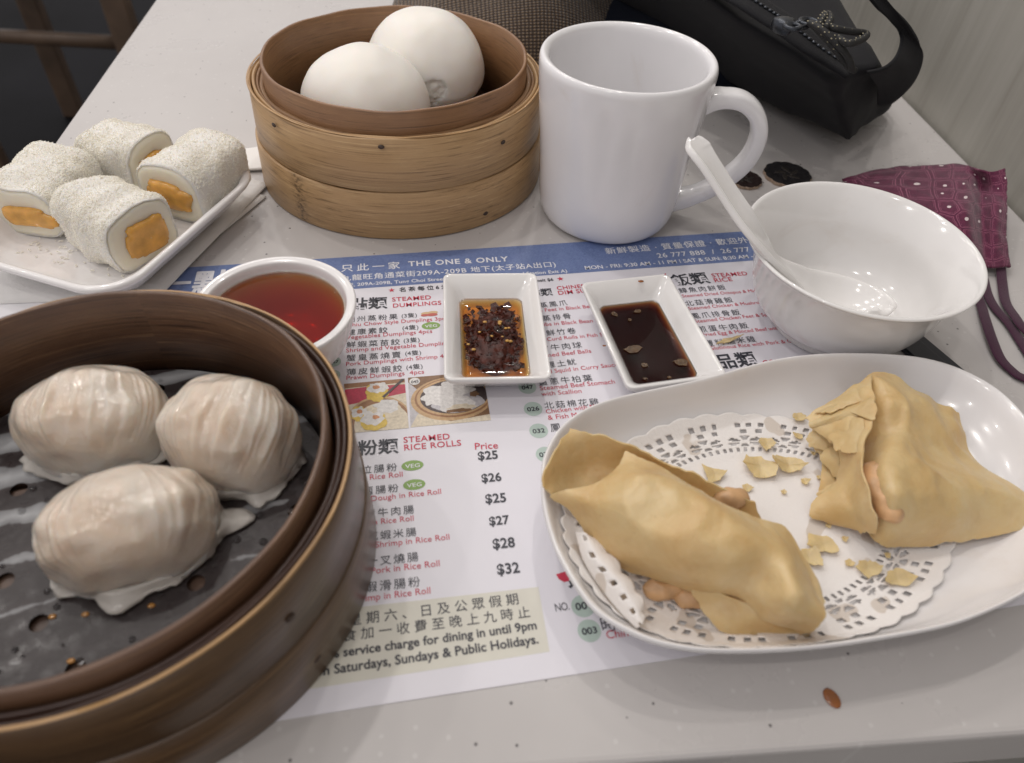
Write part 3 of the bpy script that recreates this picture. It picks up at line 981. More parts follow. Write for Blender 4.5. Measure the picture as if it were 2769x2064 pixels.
# ================================================================== MUG
MC = Vector((0.0868, 0.3340, 0))
t = thing('mug', 'thick white ceramic mug between the steamer and the bowl', 'mug', MC)
prof = [(0.0, 0.004), (0.024, 0.003), (0.0275, 0.0008), (0.0305, 0.0006), (0.0338, 0.0030), (0.0358, 0.0085), (0.0368, 0.018), (0.0374, 0.030), (0.0384, 0.044),
        (0.0398, 0.058), (0.0408, 0.070), (0.0414, 0.0785), (0.0413, 0.0822), (0.0402, 0.0840), (0.0384, 0.0838), (0.0368, 0.0815), (0.0360, 0.074),
        (0.0348, 0.060), (0.0334, 0.045), (0.0326, 0.030), (0.0316, 0.016), (0.0270, 0.0095), (0.0, 0.009)]
v, f = lathe(smooth_profile(prof, 4), MC, 112)
obj('body', v, f, 'mug', t)
hd = Vector((math.cos(R(-9)), math.sin(R(-9)), 0))
hp = [MC + hd * r + Vector((0, 0, z)) for (r, z) in ((0.0370, 0.0640), (0.0450, 0.0670), (0.0560, 0.0668), (0.0650, 0.0605), (0.0690, 0.0500), (0.0675, 0.0380), (0.0610, 0.0275), (0.0520, 0.0190), (0.0430, 0.0135), (0.0345, 0.0105))]
hp = sweep([tuple(p) for p in hp], 6)
n = len(hp)
rad = [1.0 + 0.30 * max(0, 1 - i / 8) + 0.25 * max(0, 1 - (n - 1 - i) / 8) for i in range(n)]
v, f = tube(hp, rad, 20, True, (0.0072, 0.0047, (hd.y, -hd.x, 0)))
v, f = tube(hp, rad, 20, True, (0.0040, 0.0056, (-hd.y, hd.x, 0)))
obj('handle', v, f, 'mug', t)

# ================================================================== RICE BOWL AND SPOON
BC = Vector((0.1765, 0.2415, 0))
prof = [(0.0, 0.0030), (0.0225, 0.0030), (0.0240, 0.0006), (0.0262, 0.0006), (0.0268, 0.0040), (0.0330, 0.0085), (0.0378, 0.0150), (0.0406, 0.0240), (0.0428, 0.0330), (0.0464, 0.0405), (0.0486, 0.0430),
        (0.0492, 0.0439), (0.0484, 0.0445), (0.0466, 0.0434), (0.0424, 0.0375), (0.0388, 0.0300), (0.0365, 0.0200), (0.0320, 0.0120), (0.0240, 0.0075), (0.0, 0.0062)]
v, f = lathe(smooth_profile(prof, 4), BC, 120)
tag(obj('rice_bowl', v, f, 'ceramic', loc=BC), 'white flared rice bowl with a spoon inside, beside the maroon mask', 'bowl')

def spoon():
    st = [  # centre point, half width, depth of the trough, thickness
        ((0.1005, 0.2648, 0.0795), 0.0004, 0.0000), ((0.1009, 0.2642, 0.0792), 0.0032, 0.0002), ((0.1018, 0.2619, 0.0785), 0.0052, 0.0010), ((0.1033, 0.2593, 0.0772), 0.0058, 0.0016), ((0.1070, 0.2555, 0.0735), 0.0058, 0.0018), ((0.1166, 0.2474, 0.0630), 0.0060, 0.0020),
        ((0.1264, 0.2399, 0.0530), 0.0066, 0.0024), ((0.1373, 0.2371, 0.0420), 0.0082, 0.0032), ((0.1502, 0.2385, 0.0300), 0.0118, 0.0050), ((0.1613, 0.2375, 0.0235), 0.0155, 0.0072),
        ((0.1724, 0.2364, 0.0200), 0.0172, 0.0085), ((0.1814, 0.2329, 0.0195), 0.0160, 0.0080), ((0.1870, 0.2291, 0.0205), 0.0115, 0.0058), ((0.1882, 0.2255, 0.0225), 0.0030, 0.0020)]
    flat_ = [(*p, w_, d_) for (p, w_, d_) in st]
    ss = smooth_profile(flat_, 5)
    n, m = len(ss), 13
    vv, ff = [], []
    for i, s in enumerate(ss):
        p = Vector(s[:3])
        q = Vector(ss[min(i + 1, n - 1)][:3]) - Vector(ss[max(i - 1, 0)][:3])
        q.normalize()
        side = q.cross(Vector((0, 0, 1))).normalized()
        up = side.cross(q).normalized()
        for j in range(m):
            u = -1 + 2 * j / (m - 1)
            vv.append(tuple(p + side * (u * s[3]) + up * (-(1 - abs(u) ** 2.4) * s[4])))
    for i in range(n - 1):
        for j in range(m - 1):
            ff.append((i * m + j, i * m + j + 1, (i + 1) * m + j + 1, (i + 1) * m + j))
    o = obj('soup_spoon', vv, ff, 'ceramic', loc=(0.1793, 0.2458, 0.0120))
    mods(o, solid=0.0030, offset=-0.2, subsurf=2)
    tag(o, 'white ceramic soup spoon leaning out of the rice bowl', 'spoon')
spoon()

# ================================================================== SAUCE BOWL
SC = Vector((-0.0672, 0.2238, 0.0005))
prof = [(0.0, 0.0030), (0.0165, 0.0030), (0.0175, 0.0002), (0.0190, 0.0002), (0.0200, 0.0040), (0.0262, 0.0125), (0.0298, 0.0225), (0.0313, 0.0282), (0.0315, 0.0296), (0.0308, 0.0304), (0.0285, 0.0300),
        (0.0276, 0.0292), (0.0268, 0.0262), (0.0250, 0.0180), (0.0205, 0.0095), (0.0130, 0.0062), (0.0, 0.0056)]
v, f = lathe(smooth_profile(prof, 4), SC, 112)
tag(obj('sauce_bowl', v, f, 'melamine', loc=SC), 'small round white bowl of red vinegar behind the dark steamer', 'bowl')
prof = [(0.0, 0.0052), (0.0130, 0.0057), (0.0207, 0.0090), (0.0253, 0.0178), (0.0268, 0.0254), (0.0267, 0.0260), (0.0262, 0.0257), (0.0250, 0.0256), (0.0, 0.0256)]
v, f = lathe(smooth_profile(prof, 2), SC, 96)
tag(obj('red_vinegar', v, f, 'vinegar', loc=SC), 'clear reddish vinegar filling the round white sauce bowl', 'vinegar')

# ================================================================== RECTANGULAR SAUCE DISHES
def rrect(hx, hy, r, n=6):
    pts = []
    for (sx, sy, a0) in ((1, 1, 0), (-1, 1, 90), (-1, -1, 180), (1, -1, 270)):
        for k in range(n + 1):
            a = R(a0 + 90 * k / n)
            pts.append((sx * (hx - r) + r * math.cos(a), sy * (hy - r) + r * math.sin(a)))
    return pts

def loft_rr(levels, c, rot, n=6):
    """levels: (hx, hy, r, z) rounded rectangles stacked and capped at both ends"""
    vv, ff = [], []
    m = 4 * (n + 1)
    ca_, sa_ = math.cos(rot), math.sin(rot)
    for (hx, hy, r, z) in levels:
        for (x, y) in rrect(hx, hy, r, n):
            vv.append((c[0] + x * ca_ - y * sa_, c[1] + x * sa_ + y * ca_, c[2] + z))
    for i in range(len(levels) - 1):
        for k in range(m):
            k2 = (k + 1) % m
            ff.append((i * m + k, i * m + k2, (i + 1) * m + k2, (i + 1) * m + k))
    ff.append(tuple(range(m - 1, -1, -1)))
    ff.append(tuple((len(levels) - 1) * m + k for k in range(m)))
    return vv, ff

def dish(label, c, rot, group):
    lv = [(0.0115, 0.0215, 0.003, 0.0010), (0.0122, 0.0222, 0.003, 0.0002), (0.0134, 0.0236, 0.0035, 0.0004), (0.0150, 0.0255, 0.004, 0.0024), (0.0186, 0.0302, 0.004, 0.0085), (0.0205, 0.0326, 0.0038, 0.0115), (0.0212, 0.0334, 0.0035, 0.0133),
          (0.0211, 0.0333, 0.0033, 0.0145), (0.0204, 0.0326, 0.003, 0.0148), (0.0194, 0.0316, 0.003, 0.0143), (0.0160, 0.0274, 0.0032, 0.0100), (0.0128, 0.0234, 0.0032, 0.0045), (0.0120, 0.0226, 0.003, 0.0033), (0.0104, 0.0208, 0.003, 0.0030)]
    v, f = loft_rr(lv, c, rot)
    o = obj('sauce_dish', v, f, 'ceramic', loc=c)
    mods(o, bevel=0.0008, seg=2)
    return tag(o, label, 'dish', group)

CH = Vector((0.0196, 0.2285, 0.0006))
SO = Vector((0.0858, 0.2240, 0.0006))
dish('small rectangular white dish of chili oil on the menu', CH, R(-0.5), 'rectangular sauce dishes')
dish('small rectangular white dish of dark soy sauce near the oval plate', SO, R(8), 'rectangular sauce dishes')

def liquid(name, mat, c, rot, z):
    def hxy(zz):
        k = (zz - 0.0045) / (0.0100 - 0.0045)
        return 0.0128 + 0.0032 * k, 0.0234 + 0.0040 * k
    a1, b1 = hxy(0.0045)
    a2, b2 = hxy(z)
    lv = [(0.0104, 0.0208, 0.003, 0.0026), (0.0120, 0.0226, 0.003, 0.0030), (a1 + 0.0002, b1 + 0.0002, 0.0032, 0.0044), (a2 + 0.0002, b2 + 0.0002, 0.0032, z + 0.0003), (a2 - 0.0006, b2 - 0.0006, 0.003, z), (a2 * 0.7, b2 * 0.7, 0.002, z), (a2 * 0.1, b2 * 0.1, 0.0005, z)]
    return loft_rr(lv, c, rot)

t = thing('chili_oil', 'orange chili oil with dark flakes filling the left rectangular dish', 'chili oil', CH)
v, f = liquid('oil', 'chilioil', CH, R(-0.5), 0.0065)
obj('oil', v, f, 'chilioil', t)
random.seed(4)
fl, sd, bb = [], [], []
for i in range(760):
    x, y = random.gauss(0, 0.0072), random.gauss(-0.001, 0.0112)
    if abs(x) > 0.0118 or abs(y) > 0.020:
        continue
    z = 0.0062 + 0.0042 * math.exp(-(x / 0.007) ** 2 - (y / 0.010) ** 2) * random.uniform(0.5, 1.15)
    n = random.randint(4, 6)
    s = random.uniform(0.0006, 0.0024)
    rot = Matrix.Rotation(random.uniform(-0.7, 0.7), 3, 'X') @ Matrix.Rotation(random.uniform(-0.7, 0.7), 3, 'Y') @ Matrix.Rotation(random.random() * 6, 3, 'Z')
    pp = [rot @ Vector((math.cos(2 * PI * k / n) * s * random.uniform(0.5, 1.2), math.sin(2 * PI * k / n) * s * random.uniform(0.4, 1.0), 0)) for k in range(n)]
    nn = rot @ Vector((0, 0, 0.00018))
    q = Vector((CH.x + x, CH.y + y, CH.z + z))
    fl.append(([tuple(q + p + nn) for p in pp] + [tuple(q + p - nn) for p in pp], [tuple(range(n)), tuple(range(2 * n - 1, n - 1, -1))] + [(k, n + k, n + (k + 1) % n, (k + 1) % n) for k in range(n)]))
for i in range(12):
    x, y = random.gauss(0, 0.0055), random.gauss(-0.002, 0.0085)
    sd.append(ico((CH.x + max(-.011, min(.011, x)), CH.y + max(-.019, min(.019, y)), CH.z + 0.0078 + 0.0030 * math.exp(-(x / 0.007) ** 2 - (y / 0.010) ** 2)), random.uniform(0.0005, 0.0009), 2, (1.2, 0.9, 0.5)))
for i in range(38):
    x, y = random.gauss(0, 0.005), random.gauss(-0.002, 0.008)
    bb.append(ico((CH.x + max(-.011, min(.011, x)), CH.y + max(-.019, min(.019, y)), CH.z + 0.0066 + 0.0038 * math.exp(-(x / 0.007) ** 2 - (y / 0.010) ** 2)), random.uniform(0.0006, 0.0018), 3, (1, 1, 0.55)))
v, f = join(fl)
kind(obj('chili_flakes', v, f, 'flake', t, smooth=False), 'stuff')
v, f = join(sd)
kind(obj('chili_seeds', v, f, 'seed', t), 'stuff')
MT['oilclear'] = mat_tinted('clear_chili_oil', (0.95, 0.6, 0.2), 60, 1.45)
v, f = join(bb)
kind(obj('oil_bubbles', v, f, 'oilclear', t), 'stuff')
# crust of soaked chili under the flakes
v, f = ico((CH.x, CH.y - 0.002, CH.z + 0.0042), 0.0108, 4, (0.98, 1.72, 0.50))
obj('chili_paste', jitter(v, 0.0014, 480, 3), f, 'flake', t)

t = thing('soy_sauce', 'dark soy sauce with soaked pastry bits filling the right rectangular dish', 'soy sauce', SO)
v, f = liquid('sauce', 'soy', SO, R(8), 0.0065)
obj('sauce', v, f, 'soy', t)
def flake_mesh(c, s, n, seed, thick=0.0003, curl=0.0):
    rnd = random.Random(seed)
    pts = []
    for k in range(n):
        a = 2 * PI * k / n
        r = s * rnd.uniform(0.62, 1.28)
        a += rnd.uniform(-0.3, 0.3)
        pts.append((c[0] + r * math.cos(a), c[1] + r * math.sin(a) * 0.8))
    pts2 = []
    for k in range(n):                      # ragged edge between the corners
        a_, b_ = pts[k], pts[(k + 1) % n]
        for q in range(4):
            u = q / 4
            pts2.append((a_[0] + (b_[0] - a_[0]) * u + rnd.gauss(0, 0.04) * s, a_[1] + (b_[1] - a_[1]) * u + rnd.gauss(0, 0.04) * s))
    pts = pts2
    n = len(pts)
    v = [(p[0], p[1], c[2] + curl * ((p[0] - c[0]) / s) ** 2) for p in pts] + [(p[0], p[1], c[2] + thick + curl * ((p[0] - c[0]) / s) ** 2) for p in pts]
    v += [(c[0], c[1], c[2]), (c[0], c[1], c[2] + thick)]
    f = [(2 * n, (k + 1) % n, k) for k in range(n)] + [(2 * n + 1, n + k, n + (k + 1) % n) for k in range(n)] + [(k, (k + 1) % n, n + (k + 1) % n, n + k) for k in range(n)]
    return v, f
for i, (p, s) in enumerate((((0.0745, 0.2412, 0.0073), .0022), ((0.0858, 0.2429, 0.0073), .0022), ((0.0808, 0.2370, 0.0073), .0012), ((0.0785, 0.2184, 0.0073), .0048), ((0.0815, 0.2083, 0.0073), .0024), ((0.0982, 0.2099, 0.0073), .0038), ((0.0804, 0.2008, 0.0073), .0013), ((0.0906, 0.2011, 0.0073), .0010))):
    v, f = flake_mesh(p, s * 0.85, 6, i + 3, 0.0004)
    obj('soaked_flake', v, f, 'soakflake', t, smooth=False)
for i, (p, s) in enumerate((((0.0881, 0.2543, 0.0153), .0014), ((0.0643, 0.2130, 0.0150), .0008))):
    v, f = ico(p, s, 2, (1, 0.6, 0.25))
    obj('splash', v, f, 'saucedrop', t)

# ================================================================== OVAL PLATE WITH DOILY
rim = [(0.0296, 0.1377, 0.0210), (0.0323, 0.1530, 0.0210), (0.0418, 0.1678, 0.0210), (0.0599, 0.1783, 0.0210), (0.0978, 0.1877, 0.0210), (0.1306, 0.1967, 0.0210), (0.1591, 0.1986, 0.0210), (0.1917, 0.1943, 0.0210), (0.2098, 0.1811, 0.0210), (0.2157, 0.1626, 0.0210),
       (0.2126, 0.1385, 0.0210), (0.2005, 0.1163, 0.0210), (0.1858, 0.1001, 0.0210), (0.1741, 0.0932, 0.0210), (0.1497, 0.0857, 0.0210), (0.1251, 0.0823, 0.0210), (0.1020, 0.0804, 0.0210), (0.0801, 0.0804, 0.0210), (0.0644, 0.0821, 0.0210), (0.0515, 0.0866, 0.0210), (0.0400, 0.0956, 0.0210), (0.0327, 0.1115, 0.0210), (0.0299, 0.1249, 0.0210)]
rim = [(p[0], p[1]) for p in rim]
PC = (sum(p[0] for p in rim) / len(rim), sum(p[1] for p in rim) / len(rim))
rimc = closed_curve(rim, 8)
NR = len(rimc)
inner = [(0.02, 0.0036), (0.5, 0.0038), (0.74, 0.0050), (0.86, 0.0088), (0.93, 0.0143), (0.965, 0.0192), (0.982, 0.0212)]
lv = [(0.60, 0.0016), (0.63, 0.0005), (0.67, 0.0005), (0.70, 0.0022), (0.88, 0.0072), (0.96, 0.0145), (0.997, 0.0195), (1.0, 0.0208), (0.994, 0.0216)] + inner[::-1]
lv = smooth_profile(lv, 3)
vv, ff = [], []
for (s, z) in lv:
    for k, (x, y) in enumerate(rimc):
        a = math.atan2(y - PC[1], x - PC[0])
        vv.append((PC[0] + (x - PC[0]) * s, PC[1] + (y - PC[1]) * s, z + 0.0008 * math.sin(2 * a + 0.6) * (z / 0.021)))
for i in range(len(lv) - 1):
    for k in range(NR):
        k2 = (k + 1) % NR
        ff.append((i * NR + k, i * NR + k2, (i + 1) * NR + k2, (i + 1) * NR + k))
ff.append(tuple(range(NR - 1, -1, -1)))
ff.append(tuple((len(lv) - 1) * NR + k for k in range(NR)))
tag(obj('oval_plate', vv, ff, 'melamine', loc=(PC[0], PC[1], 0)), 'large oval white plate with fried wontons at the front right', 'plate')

RA = sorted((math.atan2(y - PC[1], x - PC[0]), math.hypot(x - PC[0], y - PC[1])) for (x, y) in rimc)
def rim_r(a):
    a = (a + PI) % (2 * PI) - PI
    lo, hi = RA[-1], RA[0]
    for i in range(len(RA) - 1):
        if RA[i][0] <= a <= RA[i + 1][0]:
            lo, hi = RA[i], RA[i + 1]
            break
    else:
        return RA[0][1]
    k = (a - lo[0]) / max(1e-9, hi[0] - lo[0])
    return lo[1] + (hi[1] - lo[1]) * k
RT = [rim_r(-PI + 2 * PI * i / 360) for i in range(361)]
def plate_z(x, y):
    dx, dy = x - PC[0], y - PC[1]
    q = (math.atan2(dy, dx) + PI) / (2 * PI) * 360
    t_ = math.hypot(dx, dy) / RT[int(q) % 360]
    for i in range(len(inner) - 1):
        if t_ <= inner[i + 1][0]:
            k = max(0, (t_ - inner[i][0]) / (inner[i + 1][0] - inner[i][0]))
            return inner[i][1] + (inner[i + 1][1] - inner[i][1]) * k
    return inner[-1][1]

DC = (0.1073, 0.1320, 0.0060)
DA = R(10)
def doily_xy(rr, a):
    x, y = rr * 0.0715 * math.cos(a), rr * 0.0470 * math.sin(a)
    return DC[0] + x * math.cos(DA) - y * math.sin(DA), DC[1] + x * math.sin(DA) + y * math.cos(DA)
NT_, NQ = 720, 80
vv, ff, keep = [], [], []
for j in range(NQ + 1):
    r0 = 0.03 + 0.97 * j / NQ
    for i in range(NT_):
        a = 2 * PI * i / NT_
        sc = 1.0
        if r0 > 0.9:
            sc = 1 + (r0 - 0.9) / 0.1 * (0.022 * abs(math.sin(a * 21)) - 0.004 + 0.006 * math.sin(3 * a + 1))
        x, y = doily_xy(r0 * sc, a)
        wv = 0.0005 * (1 + noise.noise(Vector((x * 60, y * 60, 3)))) * (1 + 2 * max(0, r0 - 0.75))
        vv.append((x, y, plate_z(x, y) + 0.0005 + wv))
def doily_hole(r0, a):
    u = a / (2 * PI)
    if 0.885 < r0 < 0.925:
        q = (u * 84) % 1
        return 0.25 < q < 0.70 and int(u * 84) % 4 != 3
    if 0.825 < r0 < 0.868:
        q = (u * 63) % 1
        return 0.28 < q < 0.70 and int(u * 63) % 3 != 2
    if 0.70 < r0 < 0.81:                     # rosettes: pierced wheels between plain fields
        q = (u * 21) % 1
        dx, dy = (q - 0.5) * 2.1, (r0 - 0.755) / 0.055
        d = math.hypot(dx, dy)
        if d < 0.92 and d > 0.30:
            w_ = (math.atan2(dy, dx) / (2 * PI) * 6) % 1
            return 0.22 < w_ < 0.78
        return False
    if 0.665 < r0 < 0.695:
        q = (u * 105) % 1
        return 0.3 < q < 0.72
    return False
for j in range(NQ):
    for i in range(NT_):
        r0 = 0.03 + 0.97 * (j + 0.5) / NQ
        a = 2 * PI * (i + 0.5) / NT_
        if doily_hole(r0, a):
            continue
        i2 = (i + 1) % NT_
        ff.append((j * NT_ + i, j * NT_ + i2, (j + 1) * NT_ + i2, (j + 1) * NT_ + i))
ff.append(tuple(NT_ - 1 - i for i in range(NT_))[::-1])
t = thing('paper_doily', 'white lace paper doily under the wontons on the oval plate', 'doily', (DC[0], DC[1], 0.004))
mods(obj('lace_sheet', vv, ff, 'doily', t), solid=0.00025)
g = [[(0.0400, 0.1254, 0.0150), (0.0412, 0.1167, 0.0135), (0.0452, 0.1073, 0.0125), (0.0498, 0.0990, 0.0125), (0.0542, 0.0926, 0.0130)],
     [(0.0422, 0.1231, 0.0185), (0.0446, 0.1139, 0.0185), (0.0492, 0.1063, 0.0180), (0.0529, 0.0990, 0.0170), (0.0553, 0.0925, 0.0155)],
     [(0.0438, 0.1228, 0.0170), (0.0497, 0.1158, 0.0165), (0.0533, 0.1081, 0.0160), (0.0566, 0.1010, 0.0155), (0.0562, 0.0949, 0.0148)]]
v, f, uv, W_, H_ = grid_surface(g, 6, 10)
v2 = []
for i in range(H_):
    for j in range(W_):
        p = Vector(v[i * W_ + j])
        if i > H_ * 0.5:
            k = (i - H_ * 0.5) / (H_ * 0.5)
            p += Vector((1, 0.4, 0)) * 0.0016 * k * (abs(math.sin(j / (W_ - 1) * PI * 4.5)) - 0.35)
        v2.append(tuple(p))
f2 = [q for n, q in enumerate(f) if not ((n // (W_ - 1)) in (4, 5) and ((n % (W_ - 1)) // 2) % 3 == 1)]
mods(obj('folded_edge', v2, f2, 'doily', t), solid=0.00025)

def crisp(o):
    e = o.modifiers.new('crisp', 'EDGE_SPLIT')
    e.split_angle = R(50)
    return o

def crease(v, amp, freq, seed):
    out = []
    for p in v:
        q = Vector((p[0], p[1], p[2])) * freq + Vector((seed, 0, 0))
        r = 1 - abs(noise.noise(q)) * 2.4
        r2 = 1 - abs(noise.noise(q * 2.3 + Vector((4, 1, 2)))) * 2.4
        out.append((p[0], p[1], p[2] + amp * (max(0, r) ** 2 + 0.4 * max(0, r2) ** 2) - amp * 0.4))
    return out

# ------------------------------------------------------------------ fried wontons
WA = (0.0783, 0.1238, 0.0050)
t = thing('fried_wonton', 'long folded fried wonton with an open pocket on the oval plate', 'wonton', WA, 'fried wontons on the oval plate')
# lower layer of pastry showing at the open pocket on the left
g = [[(0.0413, 0.1575, 0.0300), (0.0504, 0.1532, 0.0300), (0.0643, 0.1486, 0.0290), (0.0741, 0.1422, 0.0270), (0.0887, 0.1341, 0.0260), (0.0997, 0.1291, 0.0240)],
     [(0.0348, 0.1491, 0.0290), (0.0461, 0.1521, 0.0215), (0.0601, 0.1486, 0.0200), (0.0731, 0.1408, 0.0180), (0.0874, 0.1311, 0.0180), (0.1020, 0.1238, 0.0170)],
     [(0.0292, 0.1394, 0.0280), (0.0411, 0.1454, 0.0175), (0.0547, 0.1430, 0.0140), (0.0674, 0.1331, 0.0120), (0.0830, 0.1236, 0.0120), (0.0996, 0.1158, 0.0120)],
     [(0.0323, 0.1347, 0.0230), (0.0421, 0.1368, 0.0150), (0.0532, 0.1315, 0.0110), (0.0641, 0.1216, 0.0100), (0.0785, 0.1132, 0.0090), (0.0936, 0.1058, 0.0090)]]
v, f, uv, W_, H_ = grid_surface(g, 7, 7)
v = ragged(crease(jitter(v, 0.0007, 90, 2), 0.0019, 38, 2), W_, H_, 0.0008, 260, 1.0)
crisp(mods(obj('back_sheet', v, f, 'pastry', t), solid=0.0007, offset=-1))
# upper layer folded over the filling
g = [[(0.0584, 0.1462, 0.0275), (0.0664, 0.1397, 0.0300), (0.0746, 0.1312, 0.0310), (0.0832, 0.1229, 0.0310), (0.0939, 0.1195, 0.0290), (0.1058, 0.1167, 0.0240), (0.1098, 0.1074, 0.0210), (0.1124, 0.0993, 0.0170)],
     [(0.0531, 0.1383, 0.0300), (0.0597, 0.1318, 0.0355), (0.0689, 0.1240, 0.0370), (0.0781, 0.1156, 0.0375), (0.0872, 0.1093, 0.0370), (0.0951, 0.1036, 0.0345), (0.0999, 0.0957, 0.0320), (0.1067, 0.0902, 0.0250)],
     [(0.0464, 0.1348, 0.0280), (0.0532, 0.1248, 0.0350), (0.0614, 0.1160, 0.0365), (0.0707, 0.1076, 0.0360), (0.0814, 0.1025, 0.0345), (0.0910, 0.0998, 0.0275), (0.0952, 0.0902, 0.0320), (0.1050, 0.0868, 0.0240)],
     [(0.0382, 0.1347, 0.0255), (0.0465, 0.1250, 0.0290), (0.0545, 0.1150, 0.0295), (0.0653, 0.1058, 0.0280), (0.0771, 0.1011, 0.0260), (0.0879, 0.0981, 0.0225), (0.0946, 0.0893, 0.0260), (0.1055, 0.0876, 0.0170)],
     [(0.0324, 0.1350, 0.0230), (0.0409, 0.1298, 0.0170), (0.0503, 0.1167, 0.0130), (0.0635, 0.1092, 0.0115), (0.0744, 0.1048, 0.0120), (0.0877, 0.1000, 0.0130), (0.0950, 0.0917, 0.0150), (0.1050, 0.0896, 0.0090)]]
v, f, uv, W_, H_ = grid_surface(g, 8, 8)
v = ragged(crease(jitter(v, 0.0012, 75, 5), 0.0019, 34, 5), W_, H_, 0.0007, 240, 4.0)
crisp(mods(obj('front_sheet', v, f, 'pastry', t), solid=0.0007, offset=-1))
# loose lower flap
g = [[(0.0742, 0.1048, 0.0130), (0.0832, 0.1005, 0.0150), (0.0937, 0.0965, 0.0150), (0.1063, 0.0917, 0.0110)],
     [(0.0756, 0.1014, 0.0110), (0.0837, 0.0973, 0.0120), (0.0947, 0.0931, 0.0120), (0.1091, 0.0906, 0.0085)],
     [(0.0773, 0.0977, 0.0095), (0.0838, 0.0939, 0.0090), (0.0961, 0.0918, 0.0080), (0.1089, 0.0901, 0.0070)],
     [(0.0815, 0.0926, 0.0075), (0.0857, 0.0917, 0.0070), (0.0972, 0.0902, 0.0066), (0.1072, 0.0897, 0.0064)]]
v, f, uv, W_, H_ = grid_surface(g, 6, 6)
v = ragged(crease(jitter(v, 0.0008, 120, 9), 0.0013, 60, 9), W_, H_, 0.0006, 300, 7.0)
crisp(mods(obj('lower_flap', v, f, 'pastry', t), solid=0.0007, offset=-1))
for (p, r, sq) in (((0.0923, 0.1314, 0.0215), 0.0050, (1.25, 0.8, 0.75)), ((0.0675, 0.1075, 0.0080), 0.0050, (1.5, 0.8, 0.7)), ((0.0752, 0.1039, 0.0078), 0.0044, (1.3, 0.8, 0.7))):
    v, f = ico(p, r, 4, sq)
    obj('filling', jitter(v, 0.0009, 260, 1), f, 'pinkfill', t)

WB = (0.1705, 0.1506, 0.0050)
t = thing('fried_wonton', 'broken fried wonton with torn flaky layers on the oval plate', 'wonton', WB, 'fried wontons on the oval plate')
g = [[(0.1596, 0.1814, 0.0228), (0.1632, 0.1832, 0.0257), (0.1728, 0.1812, 0.0250), (0.1788, 0.1760, 0.0228), (0.1874, 0.1722, 0.0198), (0.1950, 0.1693, 0.0168)],
     [(0.1551, 0.1717, 0.0176), (0.1598, 0.1670, 0.0279), (0.1663, 0.1664, 0.0272), (0.1734, 0.1641, 0.0250), (0.1842, 0.1631, 0.0198), (0.1950, 0.1613, 0.0131)],
     [(0.1505, 0.1574, 0.0154), (0.1569, 0.1555, 0.0228), (0.1631, 0.1529, 0.0235), (0.1716, 0.1509, 0.0213), (0.1836, 0.1505, 0.0168), (0.1933, 0.1482, 0.0124)],
     [(0.1459, 0.1420, 0.0139), (0.1454, 0.1343, 0.0287), (0.1536, 0.1324, 0.0287), (0.1671, 0.1333, 0.0235), (0.1851, 0.1348, 0.0191), (0.2021, 0.1314, 0.0161)],
     [(0.1445, 0.1300, 0.0109), (0.1434, 0.1237, 0.0250), (0.1541, 0.1237, 0.0242), (0.1682, 0.1248, 0.0205), (0.1857, 0.1264, 0.0168), (0.2013, 0.1240, 0.0146)],
     [(0.1425, 0.1238, 0.0072), (0.1459, 0.1192, 0.0069), (0.1582, 0.1187, 0.0076), (0.1730, 0.1194, 0.0083), (0.1872, 0.1200, 0.0102), (0.1982, 0.1201, 0.0124)]]
v, f, uv, W_, H_ = grid_surface(g, 8, 8)
v = ragged(crease(jitter(v, 0.0013, 80, 12), 0.0019, 36, 12), W_, H_, 0.0007, 260, 11.0)
crisp(mods(obj('front_sheet', v, f, 'pastry', t), solid=0.0007, offset=-1))
g = [[(0.1565, 0.1790, 0.0242), (0.1590, 0.1802, 0.0265), (0.1609, 0.1810, 0.0276)],
     [(0.1398, 0.1722, 0.0172), (0.1499, 0.1720, 0.0242), (0.1560, 0.1711, 0.0302)],
     [(0.1352, 0.1669, 0.0154), (0.1437, 0.1625, 0.0228), (0.1506, 0.1573, 0.0298)],
     [(0.1395, 0.1556, 0.0172), (0.1416, 0.1513, 0.0235), (0.1413, 0.1445, 0.0283)],
     [(0.1387, 0.1442, 0.0135), (0.1393, 0.1391, 0.0205), (0.1371, 0.1309, 0.0287)],
     [(0.1252, 0.1341, 0.0076), (0.1352, 0.1307, 0.0146), (0.1369, 0.1220, 0.0242)],
     [(0.1370, 0.1277, 0.0076), (0.1392, 0.1233, 0.0102), (0.1411, 0.1200, 0.0154)]]
v, f, uv, W_, H_ = grid_surface(g, 7, 10)
v = ragged(crease(jitter(v, 0.0009, 130, 15), 0.0013, 60, 15), W_, H_, 0.0020, 330, 14.0, 'LTB')
crisp(mods(obj('torn_flap', v, f, 'pastry', t), solid=0.0006, offset=-1))
g = [[(0.1419, 0.1705, 0.0109), (0.1474, 0.1696, 0.0139), (0.1505, 0.1657, 0.0161)],
     [(0.1363, 0.1643, 0.0087), (0.1417, 0.1605, 0.0109), (0.1469, 0.1576, 0.0131)],
     [(0.1383, 0.1539, 0.0072), (0.1415, 0.1501, 0.0087), (0.1448, 0.1463, 0.0102)],
     [(0.1327, 0.1427, 0.0069), (0.1377, 0.1420, 0.0076), (0.1432, 0.1378, 0.0087)]]
v, f, uv, W_, H_ = grid_surface(g, 7, 7)
v = ragged(jitter(v, 0.0008, 160, 18), W_, H_, 0.0016, 360, 19.0)
crisp(mods(obj('inner_layer', v, f, 'pastry', t), solid=0.0006, offset=-1))
